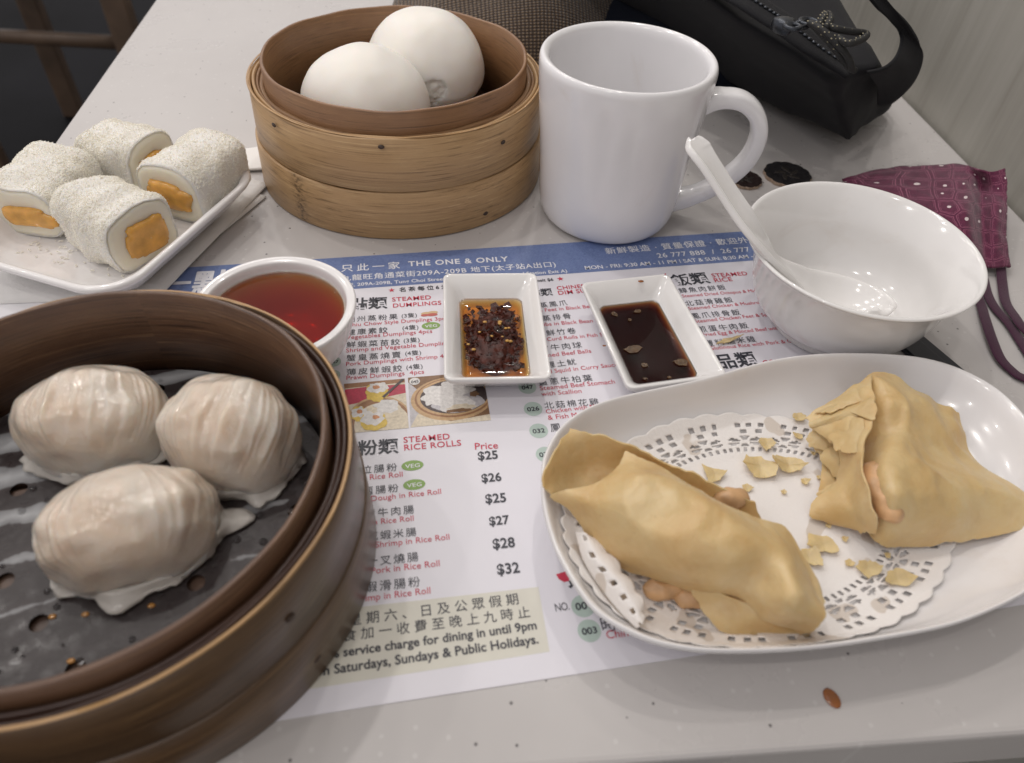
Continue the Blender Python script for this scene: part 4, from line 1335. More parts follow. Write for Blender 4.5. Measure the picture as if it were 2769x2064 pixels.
for k_, tri in enumerate(([(0.1388, 0.1714, 0.0191), (0.1547, 0.1753, 0.0265), (0.1536, 0.1690, 0.0279), (0.1425, 0.1666, 0.0235), (0.1389, 0.1695, 0.0191)], [(0.1342, 0.1664, 0.0161), (0.1436, 0.1679, 0.0220), (0.1509, 0.1670, 0.0272), (0.1532, 0.1654, 0.0309), (0.1500, 0.1563, 0.0302), (0.1470, 0.1613, 0.0265), (0.1398, 0.1636, 0.0191)],
                     [(0.1348, 0.1631, 0.0109), (0.1366, 0.1661, 0.0131), (0.1416, 0.1666, 0.0176), (0.1436, 0.1638, 0.0161), (0.1408, 0.1632, 0.0131), (0.1433, 0.1580, 0.0124), (0.1364, 0.1593, 0.0102)], [(0.1399, 0.1598, 0.0205), (0.1472, 0.1590, 0.0279), (0.1424, 0.1458, 0.0272), (0.1380, 0.1485, 0.0220), (0.1374, 0.1553, 0.0198)],
                     [(0.1376, 0.1560, 0.0102), (0.1423, 0.1568, 0.0139), (0.1407, 0.1484, 0.0139), (0.1411, 0.1417, 0.0146), (0.1396, 0.1466, 0.0102)], [(0.1313, 0.1407, 0.0087), (0.1392, 0.1428, 0.0131), (0.1360, 0.1392, 0.0117), (0.1334, 0.1390, 0.0087)])):
    cen = sum((Vector(p) for p in tri), Vector()) / len(tri)
    rr_ = closed_curve(tri, 9)
    rr_ = [tuple(Vector(p) + (Vector(p) - cen).normalized() * (0.0013 * noise.noise(Vector(p) * 650) + 0.0005 * noise.noise(Vector(p) * 2100))) for p in rr_]
    n_ = len(rr_)
    v = [tuple(cen + Vector((0, 0, 0.0012)))] + [tuple(cen.lerp(Vector(p), 0.5) + Vector((0, 0, 0.0009))) for p in rr_] + rr_
    f = [(0, 1 + i, 1 + (i + 1) % n_) for i in range(n_)] + [(1 + i, 1 + n_ + i, 1 + n_ + (i + 1) % n_, 1 + (i + 1) % n_) for i in range(n_)]
    crisp(mods(obj('torn_shard', v, f, 'pastry', t), solid=0.0005, offset=-1))
v, f = ico((0.1456, 0.1320, 0.0213), 0.0070, 4, (0.95, 1.7, 0.9))
obj('filling', jitter(v, 0.0010, 240, 2), f, 'pinkfill', t)

MT['palepastry'] = plain('thin_pastry_flake', (0.67, 0.50, 0.27), 0.45, 0.22, 120, 0.3, 500)
sss(MT['palepastry'].node_tree.nodes['Principled BSDF'], 0.4, (1, .7, .3), 0.003)
for (x, y, s, n, lab) in ((1933, 1283, .0052, 10, 'square pastry flake left of the others on the doily'), (2055, 1258, .0072, 9, 'largest pastry flake near the middle of the oval plate'),
                     (2135, 1255, .0062, 9, 'curled pastry flake touching the broken wonton'), (2228, 1472, .0066, 12, 'oval pastry flake between the two wontons'),
                     (2185, 1505, .0048, 9, 'small pastry flake beside the tip of the long wonton'), (2350, 1535, .0060, 10, 'pastry flake in front of the broken wonton'),
                     (2428, 1565, .0052, 8, 'pointed pastry flake on the lace edge in front of the broken wonton'), (2160, 1128, .0036, 7, 'tiny pastry flake at the back edge of the doily'),
                     (2075, 1200, .0034, 7, 'tiny pale pastry flake on the doily rosette')):
    q = {0: 0}
    o = None
    px_ = None
    FLK = (x, y, s, n, lab)
    globals().setdefault('FLAKES', []).append(FLK)
rs = random.Random(31)
for i, (x_, y_) in enumerate(((0.1378, 0.1610, 0.0060), (0.1357, 0.1498, 0.0060), (0.1295, 0.1484, 0.0060), (0.1350, 0.1693, 0.0060), (0.1202, 0.1439, 0.0060), (0.1313, 0.1293, 0.0060), (0.1351, 0.1239, 0.0060), (0.1070, 0.1462, 0.0060), (0.1474, 0.1168, 0.0060), (0.1333, 0.1147, 0.0060))[k][:2] for k in range(10)):
    p = (x_, y_, plate_z(x_, y_) + 0.0018)
    v, f = flake_mesh(p, rs.uniform(0.0012, 0.0028), 5, 300 + i, 0.0004, 0.0008)
    tag(obj('pastry_crumb', v, f, 'palepastry', loc=p, smooth=False), 'tiny broken pastry crumb scattered on the doily near the broken wonton', 'crumb', 'tiny pastry crumbs around the broken wonton')
FP = [(0.0967, 0.1526, 0.0062), (0.1148, 0.1557, 0.0066), (0.1260, 0.1555, 0.0070), (0.1266, 0.1217, 0.0062), (0.1193, 0.1174, 0.0062), (0.1384, 0.1120, 0.0066), (0.1462, 0.1073, 0.0070), (0.1375, 0.1777, 0.0075), (0.1209, 0.1657, 0.0066)]
for i, (p, (x, y, s, n, lab)) in enumerate(zip(FP, FLAKES)):
    p = (p[0], p[1], plate_z(p[0], p[1]) + 0.0022)
    v, f = flake_mesh(p, s, 6, 40 + i, 0.0004, 0.0030 if i in (1, 2) else 0.0012)
    tag(obj('pastry_flake', v, f, 'palepastry', loc=p, smooth=False), lab, 'pastry flake', 'pastry flakes fallen on the plate')
p = (0.1251, 0.2287, 0.0012)
v, f = flake_mesh(p, 0.0058, 9, 77, 0.0005, 0.0012)
v = [(p[0] + (q[0] - p[0]) * 1.15 + (q[1] - p[1]) * 0.5, p[1] + (q[1] - p[1]) * 0.5 + (q[0] - p[0]) * 0.35, q[2]) for q in v]
tag(obj('pastry_flake', v, f, 'palepastry', loc=p, smooth=False), 'pale pastry flake fallen on the menu beside the soy dish', 'pastry flake', 'pastry flakes fallen on the plate')

v, f = ico((0.1125, 0.0732, 0.0003), 0.0030, 3, (0.75, 1.05, 0.22), Matrix.Rotation(R(20), 3, 'Z'))
tag(obj('sauce_drop', v, f, 'saucedrop', loc=(0.1125, 0.0732, 0.0003)), 'single brown sauce drop on the bare table at the front', 'drop')

# ================================================================== LEFT PLATE, COCONUT ROLLS
LA = R(66.5)
LP = Vector((-0.1555, 0.3100, 0.0034))
lvl = [(0.034, 0.027, 0.010, 0.0010), (0.036, 0.029, 0.010, 0.0002), (0.039, 0.032, 0.012, 0.0004), (0.045, 0.037, 0.015, 0.0050), (0.0535, 0.0440, 0.019, 0.0130), (0.0560, 0.0460, 0.020, 0.0152), (0.0566, 0.0466, 0.020, 0.0166),
       (0.0562, 0.0462, 0.020, 0.0178), (0.0546, 0.0446, 0.0195, 0.0182), (0.0530, 0.0430, 0.019, 0.0174), (0.0500, 0.0402, 0.017, 0.0130), (0.0470, 0.0372, 0.015, 0.0085), (0.0430, 0.0332, 0.013, 0.0066), (0.030, 0.024, 0.010, 0.0062)]
v, f = loft_rr(lvl, LP, LA, 10)
o = tag(obj('square_plate', v, f, 'melamine', loc=LP), 'rounded square white plate of coconut rolls at the left edge', 'plate')

def mat_shred():
    m, nt, b = new_mat('coconut_shred')
    d_ = nd(nt, 'ShaderNodeBsdfDiffuse', {'Color': (0.96, 0.94, 0.885, 1)})
    t_ = nd(nt, 'ShaderNodeBsdfTranslucent', {'Color': (0.97, 0.95, 0.88, 1)})
    x_ = nd(nt, 'ShaderNodeMixShader', {0: 0.5, 1: d_.outputs[0], 2: t_.outputs[0]})
    nt.links.new(x_.outputs[0], nt.nodes['Material Output'].inputs[0])
    return m
MT['shred'] = mat_shred()
def coconut_roll(label, A, B, L, wd, ht, seed, mg=(0.62, 0.66, -0.04), sag=0.0):
    A, B = Vector(A), Vector(B)
    d = Vector((B.x - A.x, B.y - A.y, 0)).normalized()
    s = Vector((d.y, -d.x, 0))
    t = thing('coconut_roll', label, 'coconut roll', A, 'coconut rolls on the square plate')
    m, n = 40, 16
    def sec(k, sc, out=0.0, flat=0.0):
        pts = []
        for i in range(m):
            a = 2 * PI * i / m
            ca_, sa_ = math.cos(a), math.sin(a)
            x = math.copysign(abs(ca_) ** 0.52, ca_) * wd / 2 * sc
            z = math.copysign(abs(sa_) ** 0.52, sa_) * ht / 2 * sc
            z += 0.0025 * (1 - (x / (wd / 2)) ** 2) * (1 if z > 0 else 0) * sc
            p = A + d * k + s * x + Vector((0, 0, ht / 2 + z - (0 if z < 0 else sag * k / L)))
            nz = noise.noise(Vector((p.x * 70, p.y * 70, p.z * 70 + seed))) * 0.0026 + noise.noise(Vector((p.x * 300, p.y * 300, p.z * 300 + seed))) * 0.0005
            p += (s * x + Vector((0, 0, z))).normalized() * nz
            pts.append(p)
        return pts
    prof = [(0.0006, 0.94), (0.0, 0.975), (0.0014, 1.0)] + [(L * (0.08 + 0.78 * i / n), 1.0 + 0.03 * math.sin(i * 0.9 + seed)) for i in range(n + 1)] + [(L * 0.92, 0.97), (L * 0.965, 0.90), (L * 0.99, 0.76), (L, 0.5), (L, 0.05)]
    vv, ff = [], []
    for (k, sc) in prof:
        vv += [tuple(p) for p in sec(k, sc)]
    for i in range(len(prof) - 1):
        for j in range(m):
            j2 = (j + 1) % m
            ff.append((i * m + j, i * m + j2, (i + 1) * m + j2, (i + 1) * m + j))
    obj('coating', vv, ff, 'coco', t)
    # cut end: pale mochi ring round the mango
    ve, fe = [], []
    er = [(0.0006, 0.945), (-0.0002, 0.90), (-0.0003, 0.75), (0.0005, 0.50), (0.001, 0.2), (0.001, 0.01)]
    for (k, sc) in er:
        ve += [tuple(p) for p in sec(k, sc)]
    for i in range(len(er) - 1):
        for j in range(m):
            j2 = (j + 1) % m
            fe.append((i * m + j, (i + 1) * m + j, (i + 1) * m + j2, i * m + j2))
    obj('mochi_end', ve, fe, 'mochi', t)
    vm, fm = [], []
    mr = [(0.006, 1.02), (-0.0004, 1.0), (-0.0014, 0.94), (-0.0019, 0.75), (-0.0021, 0.4), (-0.0021, 0.02)]
    for (k, sc) in mr:
        for i in range(m):
            a = 2 * PI * i / m
            ca_, sa_ = math.cos(a), math.sin(a)
            w1 = 1 + 0.28 * noise.noise(Vector((ca_ * 1.5, sa_ * 1.5, seed))) + 0.10 * noise.noise(Vector((ca_ * 5, sa_ * 5, seed)))
            x = math.copysign(abs(ca_) ** 0.6, ca_) * wd / 2 * mg[0] * sc * w1
            z = math.copysign(abs(sa_) ** 0.6, sa_) * ht / 2 * mg[1] * sc * w1
            p = A + d * k + s * (x + mg[2] * wd) + Vector((0, 0, ht * 0.47 + z))
            vm.append(tuple(p))
    for i in range(len(mr) - 1):
        for j in range(m):
            j2 = (j + 1) % m
            fm.append((i * m + j, (i + 1) * m + j, (i + 1) * m + j2, i * m + j2))
    obj('mango', vm, fm, 'mango', t)
    # loose coconut shreds all over the coating
    rnd = random.Random(int(seed * 100))
    vs, fs = [], []
    for q in range(6500):
        i = rnd.randint(2, len(prof) - 3)
        j = rnd.randrange(m)
        u_ = rnd.random()
        p = Vector(vv[i * m + j]).lerp(Vector(vv[i * m + (j + 1) % m]), u_).lerp(Vector(vv[(i + 1) * m + j]).lerp(Vector(vv[(i + 1) * m + (j + 1) % m]), u_), rnd.random())
        c0 = A + d * ((p - A).dot(d)) + Vector((0, 0, ht * 0.45))
        nn = (p - c0).normalized()
        dirv = Vector((rnd.gauss(0, 1), rnd.gauss(0, 1), rnd.gauss(0, 1)))
        dirv = (dirv - nn * dirv.dot(nn) * 0.75).normalized()
        ln, wq = rnd.uniform(0.0003, 0.0010) if rnd.random() < 0.9 else rnd.uniform(0.001, 0.002), rnd.uniform(0.00009, 0.00018)
        sd_ = dirv.cross(nn).normalized() * wq
        p += nn * rnd.uniform(0.0, 0.00035)
        o_ = len(vs)
        tp = nn * wq * 1.2
        vs += [tuple(p - dirv * ln / 2 - sd_), tuple(p - dirv * ln / 2 + sd_), tuple(p + dirv * ln / 2 + sd_), tuple(p + dirv * ln / 2 - sd_), tuple(p + tp + nn * 0.0002)]
        fs += [(o_, o_ + 1, o_ + 4), (o_ + 1, o_ + 2, o_ + 4), (o_ + 2, o_ + 3, o_ + 4), (o_ + 3, o_, o_ + 4)]
    kind(obj('coconut_shreds', vs, fs, 'shred', t, smooth=False), 'stuff')
    return t
coconut_roll('front coconut roll, its cut end with mango facing right', (-0.1333, 0.2806, 0.0100), (-0.1648, 0.3049, 0.0100), 0.040, 0.0345, 0.0265, 1.0, (0.60, 0.62, 0.06))
coconut_roll('right hand coconut roll, its cut mango end behind the front roll', (-0.1296, 0.3136, 0.0105), (-0.1147, 0.3444, 0.0105), 0.041, 0.0350, 0.0260, 2.0, (0.72, 0.50, 0.0))
coconut_roll('rear coconut roll, toasted pinkish, at the back of the square plate', (-0.1458, 0.3460, 0.0100), (-0.1789, 0.3652, 0.0100), 0.036, 0.0320, 0.0225, 3.0, (0.55, 0.58, 0.0))
coconut_roll('leftmost coconut roll with its opened yellow end facing the front', (-0.1931, 0.3005, 0.0100), (-0.1838, 0.3386, 0.0100), 0.042, 0.0350, 0.0240, 4.0, (0.70, 0.42, 0.10))
# flakes of coconut dropped on the plate
rnd = random.Random(8)
vs, fs = [], []
for q in range(260):
    x, y = rnd.uniform(-0.036, 0.036), rnd.uniform(-0.028, 0.028)
    p = LP + Vector((x * math.cos(LA) - y * math.sin(LA), x * math.sin(LA) + y * math.cos(LA), 0.0066 + rnd.uniform(0, 0.0006)))
    a, ln, wq = rnd.random() * 6.3, rnd.uniform(0.0008, 0.0026), rnd.uniform(0.0002, 0.0004)
    dv, sv = Vector((math.cos(a), math.sin(a), 0)) * ln / 2, Vector((-math.sin(a), math.cos(a), 0)) * wq
    o_ = len(vs)
    vs += [tuple(p - dv - sv), tuple(p - dv + sv), tuple(p + dv + sv), tuple(p + dv - sv), tuple(p + Vector((0, 0, wq * 2)))]
    fs += [(o_, o_ + 1, o_ + 4), (o_ + 1, o_ + 2, o_ + 4), (o_ + 2, o_ + 3, o_ + 4), (o_ + 3, o_, o_ + 4), (o_ + 3, o_ + 2, o_ + 1, o_)]
o = kind(obj('fallen_coconut', vs, fs, 'shred', smooth=False, loc=LP), 'stuff')
tag(o, 'loose white coconut crumbs fallen on the square plate', 'coconut crumbs')

# napkins, receipt
def sheet(name, corners, z, wave, mat, label, cat, seed, th=0.00035, n=16, curl=0.0, group=None):
    A, B, C_, D = [Vector((*c, 0)) for c in corners]
    vv = []
    for i in range(n + 1):
        for j in range(n + 1):
            u, w_ = j / n, i / n
            p = A.lerp(B, u).lerp(D.lerp(C_, u), w_)
            e = max(0, abs(u - 0.5) * 2 - 0.6) / 0.4
            zz = z + wave * (0.5 + 0.5 * noise.noise(Vector((p.x * 45, p.y * 45, seed)))) + curl * e * e
            vv.append((p.x, p.y, zz))
    m = n + 1
    ff = [(i * m + j, i * m + j + 1, (i + 1) * m + j + 1, (i + 1) * m + j) for i in range(n) for j in range(n)]
    o = obj(name, vv, ff, mat, loc=(A.x, A.y, z))
    mods(o, solid=th, offset=1)
    return tag(o, label, cat, group)
sheet('paper_napkin', ((-0.12849, 0.26622), (-0.09494, 0.35963), (-0.170, 0.395), (-0.2225, 0.300)), 0.0011, 0.0009, 'napkin', 'upper white tissue napkin under the square plate', 'napkin', 1.0, 0.0007, group='tissue napkins')
sheet('paper_napkin', ((-0.13704, 0.26488), (-0.09449, 0.34862), (-0.165, 0.385), (-0.2215, 0.262)), 0.0006, 0.0003, 'napkin', 'lower white tissue napkin on the table below the square plate', 'napkin', 5.0, 0.0004, group='tissue napkins')
sheet('paper_napkin', ((-0.11460, 0.37305), (-0.09076, 0.37536), (-0.09646, 0.40172), (-0.11828, 0.39403)), 0.0009, 0.0012, 'napkin', 'folded white tissue peeking out behind the light steamer', 'napkin', 9.0, 0.0012, group='tissue napkins')
rc = ((-0.22114, 0.26124), (-0.14587, 0.24820), (-0.15079, 0.27096), (-0.23681, 0.29752))
rcp = sheet('receipt', ((-0.2215, 0.225), (-0.140, 0.205), (-0.138, 0.262), (-0.2215, 0.275)), 0.0004, 0.0002, 'receipt', 'white till receipt with a printed date beside the dark steamer', 'receipt', 3.0, 0.0001)

# ================================================================== COINS
MT['coinrelief'] = plain('worn_coin_relief', (0.075, 0.066, 0.060), 0.4, 0.3, 900, Metallic=0.6)
def coin(label, c, r, lobes, th, face, rot, group):
    t = thing('coin', label, 'coin', (c[0], c[1], 0), group)
    n = lobes * 12
    def rr(a, k):
        return k * (1 - 0.06 * (1 - abs(math.cos(lobes * a / 2)) ** 0.7))
    out = [(c[0] + rr(2 * PI * i / n, r) * math.cos(2 * PI * i / n + rot), c[1] + rr(2 * PI * i / n, r) * math.sin(2 * PI * i / n + rot)) for i in range(n)]
    v, f = slab(out, 0.0001, th)
    mods(obj('blank', v, f, 'coinedge', t, smooth=False), bevel=0.0002)
    k_ = 40
    vv, ff = [], []
    for j in range(13):
        for i in range(n):
            a = 2 * PI * i / n
            q = rr(a, r * 0.985) * (j / 12 if j else 0.01)
            x, y = q * math.cos(a + rot), q * math.sin(a + rot)
            z = 0.00012 * max(0, noise.noise(Vector((x * 420, y * 420, r * 900)))) if j < 10 else (0.00016 if j < 12 else 0.00002)
            vv.append((c[0] + x, c[1] + y, th + 0.00006 + z))
    for j in range(12):
        for i in range(n):
            i2 = (i + 1) % n
            ff.append((j * n + i, (j + 1) * n + i, (j + 1) * n + i2, j * n + i2))
    obj('face', vv, ff, face, t)
    # raised blossom in the middle and a few worn numerals round it
    for q in range(5):
        a = 2 * PI * q / 5 + rot
        v, f = ico((c[0] + r * 0.30 * math.cos(a), c[1] + r * 0.30 * math.sin(a), th + 0.0001), r * 0.22, 2, (1.3, 0.45, 0.06), Matrix.Rotation(a + 0.5, 3, 'Z'))
        obj('petal', v, f, 'coinrelief', t)
c1 = (0.2020, 0.3689, 0.0020)
coin('large tarnished scalloped coin lying clear of the mug handle', c1, 0.0140, 12, 0.0021, 'coinface', 0.2, 'coins behind the bowl')
c2 = (0.1749, 0.3641, 0.0020)
coin('small brown scalloped coin half hidden behind the spoon', c2, 0.0098, 12, 0.0018, 'coinbrown', 0.0, 'coins behind the bowl')

# ================================================================== FABRIC MASK
t = thing('fabric_mask', 'maroon patterned fabric face mask with plum ties behind the bowl', 'face mask', (0.2648, 0.3218, 0.0000))
g = [[(0.2299, 0.3581, 0.0050), (0.2591, 0.3644, 0.0080), (0.2853, 0.3638, 0.0100), (0.3000, 0.3598, 0.0130), (0.2963, 0.3433, 0.0200), (0.2994, 0.3362, 0.0230), (0.3068, 0.3364, 0.0240)],
     [(0.2314, 0.3582, 0.0030), (0.2477, 0.3393, 0.0130), (0.2696, 0.3352, 0.0150), (0.2806, 0.3286, 0.0190), (0.2995, 0.3380, 0.0120), (0.3003, 0.3280, 0.0170), (0.3046, 0.3245, 0.0180)],
     [(0.2330, 0.3547, 0.0020), (0.2415, 0.3188, 0.0150), (0.2568, 0.3088, 0.0180), (0.2654, 0.3010, 0.0230), (0.2868, 0.3142, 0.0120), (0.2885, 0.3064, 0.0160), (0.2970, 0.3076, 0.0140)],
     [(0.2357, 0.3411, 0.0020), (0.2414, 0.3058, 0.0110), (0.2530, 0.2914, 0.0140), (0.2613, 0.2838, 0.0170), (0.2778, 0.2933, 0.0090), (0.2813, 0.2888, 0.0110), (0.2901, 0.2915, 0.0090)],
     [(0.2375, 0.3199, 0.0015), (0.2428, 0.2946, 0.0050), (0.2534, 0.2804, 0.0060), (0.2623, 0.2722, 0.0070), (0.2714, 0.2750, 0.0040), (0.2770, 0.2745, 0.0050), (0.2862, 0.2756, 0.0040)]]
v, f, uv, W_, H_ = grid_surface(g, 9, 8)
v = jitter(v, 0.0011, 130, 4, True)
v = [(p[0], p[1], max(p[2], 0.0012)) for p in v]
v = ragged(v, W_, H_, 0.0004, 900, 4, 'RB')
mods(obj('printed_cloth', v, f, 'maskcloth', t, uvs=uv), solid=0.0011)
for path in ([(0.2828, 0.2830, 0.0060), (0.2825, 0.2773, 0.0030), (0.2769, 0.2642, 0.0014), (0.2704, 0.2506, 0.0020), (0.2673, 0.2385, 0.0034), (0.2666, 0.2300, 0.0034), (0.2711, 0.2171, 0.0014), (0.2674, 0.1921, 0.0014)],
             [(0.2704, 0.2859, 0.0040), (0.2700, 0.2726, 0.0024), (0.2653, 0.2579, 0.0014), (0.2633, 0.2466, 0.0014), (0.2634, 0.2355, 0.0018), (0.2620, 0.2203, 0.0014), (0.2594, 0.2012, 0.0014)],
             [(0.2604, 0.2768, 0.0040), (0.2587, 0.2541, 0.0014), (0.2531, 0.2395, 0.0024), (0.2476, 0.2238, 0.0030), (0.2456, 0.2124, 0.0022), (0.2477, 0.2046, 0.0014), (0.2503, 0.2009, 0.0014), (0.2604, 0.1945, 0.0014)]):
    v, f = tube(sweep(path, 8), 1.0, 12, True, (0.0025, 0.0005, (0, 0, 1)))
    obj('strap', v, f, 'maskstrap', t)

# ================================================================== BLACK BAG
t = thing('shoulder_bag', 'black nylon shoulder bag with zip lying against the grey wall', 'bag', (0.2716, 0.4806, 0.0000))
B0, T0, T1 = Vector((0.2448, 0.3865, 0.0100)), Vector((0.2015, 0.3615, 0.0620)), Vector((0.2389, 0.3760, 0.0620))
B1 = Vector((0.2974, 0.4421, 0.0100))
e1 = (Vector((0.1935, 0.4812, 0.0120)) - B0)
e1.z = 0
e1.normalize()
B3 = B0 + e1 * 0.34
T3 = T0 + (Vector((0.1638, 0.4070, 0.0750)) - T0).normalized() * 0.30
T2 = Vector((0.2384, 0.4314, 0.0850))
B2 = Vector((0.318, B1.y + 0.22, 0.012))
T2 = Vector((min(T2.x, 0.31), T2.y, 0.085))
T2b = T2 + Vector((0, 0.18, 0.01))
bm = bmesh.new()
cs = [B0, B1, B2, B3, T0, T1, T2b, T3]
cs = [Vector((min(c.x, 0.321), c.y, c.z)) for c in cs]
vs = [bm.verts.new(c) for c in cs]
for q in ((3, 2, 1, 0), (4, 5, 6, 7), (0, 1, 5, 4), (1, 2, 6, 5), (2, 3, 7, 6), (3, 0, 4, 7)):
    bm.faces.new([vs[i] for i in q])
bmesh.ops.bevel(bm, geom=list(bm.edges), offset=0.006, segments=3, affect='EDGES', profile=0.6)
bmesh.ops.subdivide_edges(bm, edges=[e for e in bm.edges if e.calc_length() > 0.02], cuts=14, use_grid_fill=True)
bmesh.ops.triangulate(bm, faces=[q for q in bm.faces if len(q.verts) > 4])
v = [tuple(q.co) for q in bm.verts]
idx = {q: i for i, q in enumerate(bm.verts)}
f = [tuple(idx[x] for x in q.verts) for q in bm.faces]
bm.free()
v = jitter(v, 0.0050, 22, 3)
v = jitter(v, 0.0012, 80, 6)
v = [(min(p[0], 0.3245), p[1], max(p[2], 0.0006)) for p in v]
obj('body', v, f, 'black', t)
# raised zip flap along the top
zp = [(0.1477, 0.4346, 0.0860), (0.1606, 0.4066, 0.0860), (0.1722, 0.3894, 0.0830), (0.1812, 0.3779, 0.0800), (0.1921, 0.3651, 0.0750), (0.2076, 0.3576, 0.0680)]
v, f = tube(sweep(zp, 6), 1.0, 12, True, (0.011, 0.0016, (0, 0, 1)))
obj('zip_tape', v, f, 'webbing', t)
zz = sweep(zp, 12)
tt = []
for i in range(0, len(zz) - 1, 2):
    tt.append(ico((zz[i][0], zz[i][1], zz[i][2] + 0.0022), 0.0016, 1, (1, 1, 0.5)))
v, f = join(tt)
kind(obj('zip_teeth', v, f, 'zipmetal', t), 'stuff')
v, f = tube(sweep([(0.1658, 0.3605, 0.0895), (0.1668, 0.3545, 0.0900), (0.1693, 0.3523, 0.0895)], 4), [0.7, 1, 1, 1.1, 1, 1, 0.9, 0.8, 0.6], 12, True, (0.0050, 0.0034, (0, 0, 1)))
sl = obj('zip_slider', v, f, 'zipmetal', t)
ring_ = []
for (q, r_) in (((0.1676, 0.3492, 0.0920), 0.0036), ((0.1778, 0.3551, 0.0920), 0.0042)):
    pts = [(q[0] + r_ * math.cos(2 * PI * k / 20), q[1] + r_ * math.sin(2 * PI * k / 20), q[2]) for k in range(21)]
    ring_.append(tube(pts, 0.0012, 8, False))
ring_.append(tube([(0.1705, 0.3534, 0.0915), (0.1779, 0.3584, 0.0915)], 0.0013, 8))
ring_.append(tube([(0.1682, 0.3470, 0.0915), (0.1755, 0.3509, 0.0915)], 0.0013, 8))
v, f = join(ring_)
obj('zip_pull', v, f, 'zipmetal', sl)
for path in ([(0.1760, 0.3501, 0.0935), (0.1773, 0.3412, 0.0930), (0.1826, 0.3323, 0.0890), (0.1910, 0.3308, 0.0820), (0.1964, 0.3310, 0.0790)],
             [(0.1739, 0.3459, 0.0950), (0.1753, 0.3353, 0.0960), (0.1819, 0.3289, 0.0920), (0.1891, 0.3274, 0.0860), (0.1940, 0.3295, 0.0800)],
             [(0.1820, 0.3513, 0.0960), (0.1794, 0.3363, 0.0970), (0.1868, 0.3341, 0.0960), (0.1979, 0.3363, 0.0940), (0.1927, 0.3293, 0.0940), (0.1847, 0.3248, 0.0940), (0.1819, 0.3322, 0.0940)],
             [(0.1757, 0.3397, 0.0960), (0.1790, 0.3443, 0.0980), (0.1831, 0.3490, 0.0980), (0.1811, 0.3412, 0.0980), (0.1765, 0.3349, 0.0970)]):
    sw = sweep(path, 10)
    v, f = tube(sw, 0.0016, 10, True)
    c_ = obj('cord', v, f, 'cord', sl)
    fl = []
    for i in range(2, len(sw) - 2, 4):
        for a in (0.3, 1.7):
            p = Vector(sw[i])
            fl.append(ico((p.x - 0.0012 + 0.0011 * math.cos(a * 2), p.y - 0.0004, p.z + 0.0013), 0.00042, 1, (1, 1.6, 0.8)))
    v, f = join(fl)
    kind(obj('cord_flecks', v, f, 'cordfleck', c_ if False else sl), 'stuff')
# webbing strap loop standing out towards the wall
g = [[(0.2206, 0.3604, 0.0660), (0.2329, 0.3665, 0.0660), (0.2436, 0.3769, 0.0680), (0.2512, 0.3917, 0.0720), (0.2408, 0.3894, 0.0800), (0.2250, 0.3799, 0.0900), (0.2132, 0.3765, 0.0980), (0.2008, 0.3756, 0.1040)],
     [(0.2407, 0.3788, 0.0500), (0.2498, 0.3822, 0.0500), (0.2590, 0.3868, 0.0560), (0.2620, 0.3947, 0.0660), (0.2493, 0.3921, 0.0780), (0.2322, 0.3846, 0.0890), (0.2180, 0.3793, 0.0980), (0.2033, 0.3779, 0.1050)],
     [(0.2530, 0.3901, 0.0340), (0.2608, 0.3893, 0.0360), (0.2722, 0.3954, 0.0460), (0.2723, 0.3983, 0.0600), (0.2564, 0.3917, 0.0750), (0.2378, 0.3862, 0.0880), (0.2221, 0.3806, 0.0980), (0.2070, 0.3814, 0.1050)]]
v, f, uv, W_, H_ = grid_surface(g, 5, 8)
mods(obj('strap', v, f, 'webbing', t), solid=0.0016)

# navy garment bundled beside the bag
t2 = (0.165, 0.545)
vv, ff = [], []
for i in range(31):
    for j in range(48):
        a, r = 2 * PI * j / 48, i / 30
        x, y = 0.085 * r * math.cos(a), 0.062 * r * math.sin(a)
        x, y = x * math.cos(2.3) - y * math.sin(2.3), x * math.sin(2.3) + y * math.cos(2.3)
        z = 0.034 * max(0, 1 - r ** 3) ** 0.6 + 0.006 * noise.noise(Vector((x * 30, y * 30, 7))) * (1 - r)
        vv.append((t2[0] + x, t2[1] + y, max(z, 0) + 0.0006))
for i in range(30):
    for j in range(48):
        ff.append((i * 48 + j, (i + 1) * 48 + j, (i + 1) * 48 + (j + 1) % 48, i * 48 + (j + 1) % 48))
tag(obj('navy_pouch', vv, ff, 'navy', loc=(t2[0], t2[1], 0)), 'dark navy cloth pouch tucked between the mug and the black bag', 'pouch')

# ================================================================== TWEED CLOTH
TC = (0.060, 0.600)
NU, NV = 46, 60
vv, ff, uu = [], [], []
for i in range(NU + 1):
    for j in range(NV):
        a, r = 2 * PI * j / NV, i / NU
        x, y = TC[0] + 0.098 * r * math.cos(a), TC[1] + 0.105 * r * math.sin(a)
        fold = 0.010 * math.sin(x * 52 + y * 34 + 2.5 * noise.noise(Vector((x * 12, y * 12, 0)))) + 0.006 * noise.noise(Vector((x * 40, y * 40, 2)))
        z = 0.055 * max(0, 1 - r ** 2.6) ** 0.6 + fold * (1 - r * 0.7) + 0.001
        rr_ = 1 + 0.06 * noise.noise(Vector((math.cos(a) * 2, math.sin(a) * 2, 5)))
        vv.append((TC[0] + (x - TC[0]) * rr_, TC[1] + (y - TC[1]) * rr_, max(z, 0.0006)))
        uu.append((x * 10, y * 10 + z * 8))
for i in range(NU):
    for j in range(NV):
        j2 = (j + 1) % NV
        ff.append((i * NV + j, (i + 1) * NV + j, (i + 1) * NV + j2, i * NV + j2))
tag(obj('tweed_scarf', vv, ff, 'tweed', loc=(TC[0], TC[1], 0), uvs=uu), 'bundled brown tweed scarf behind the light steamer', 'scarf')

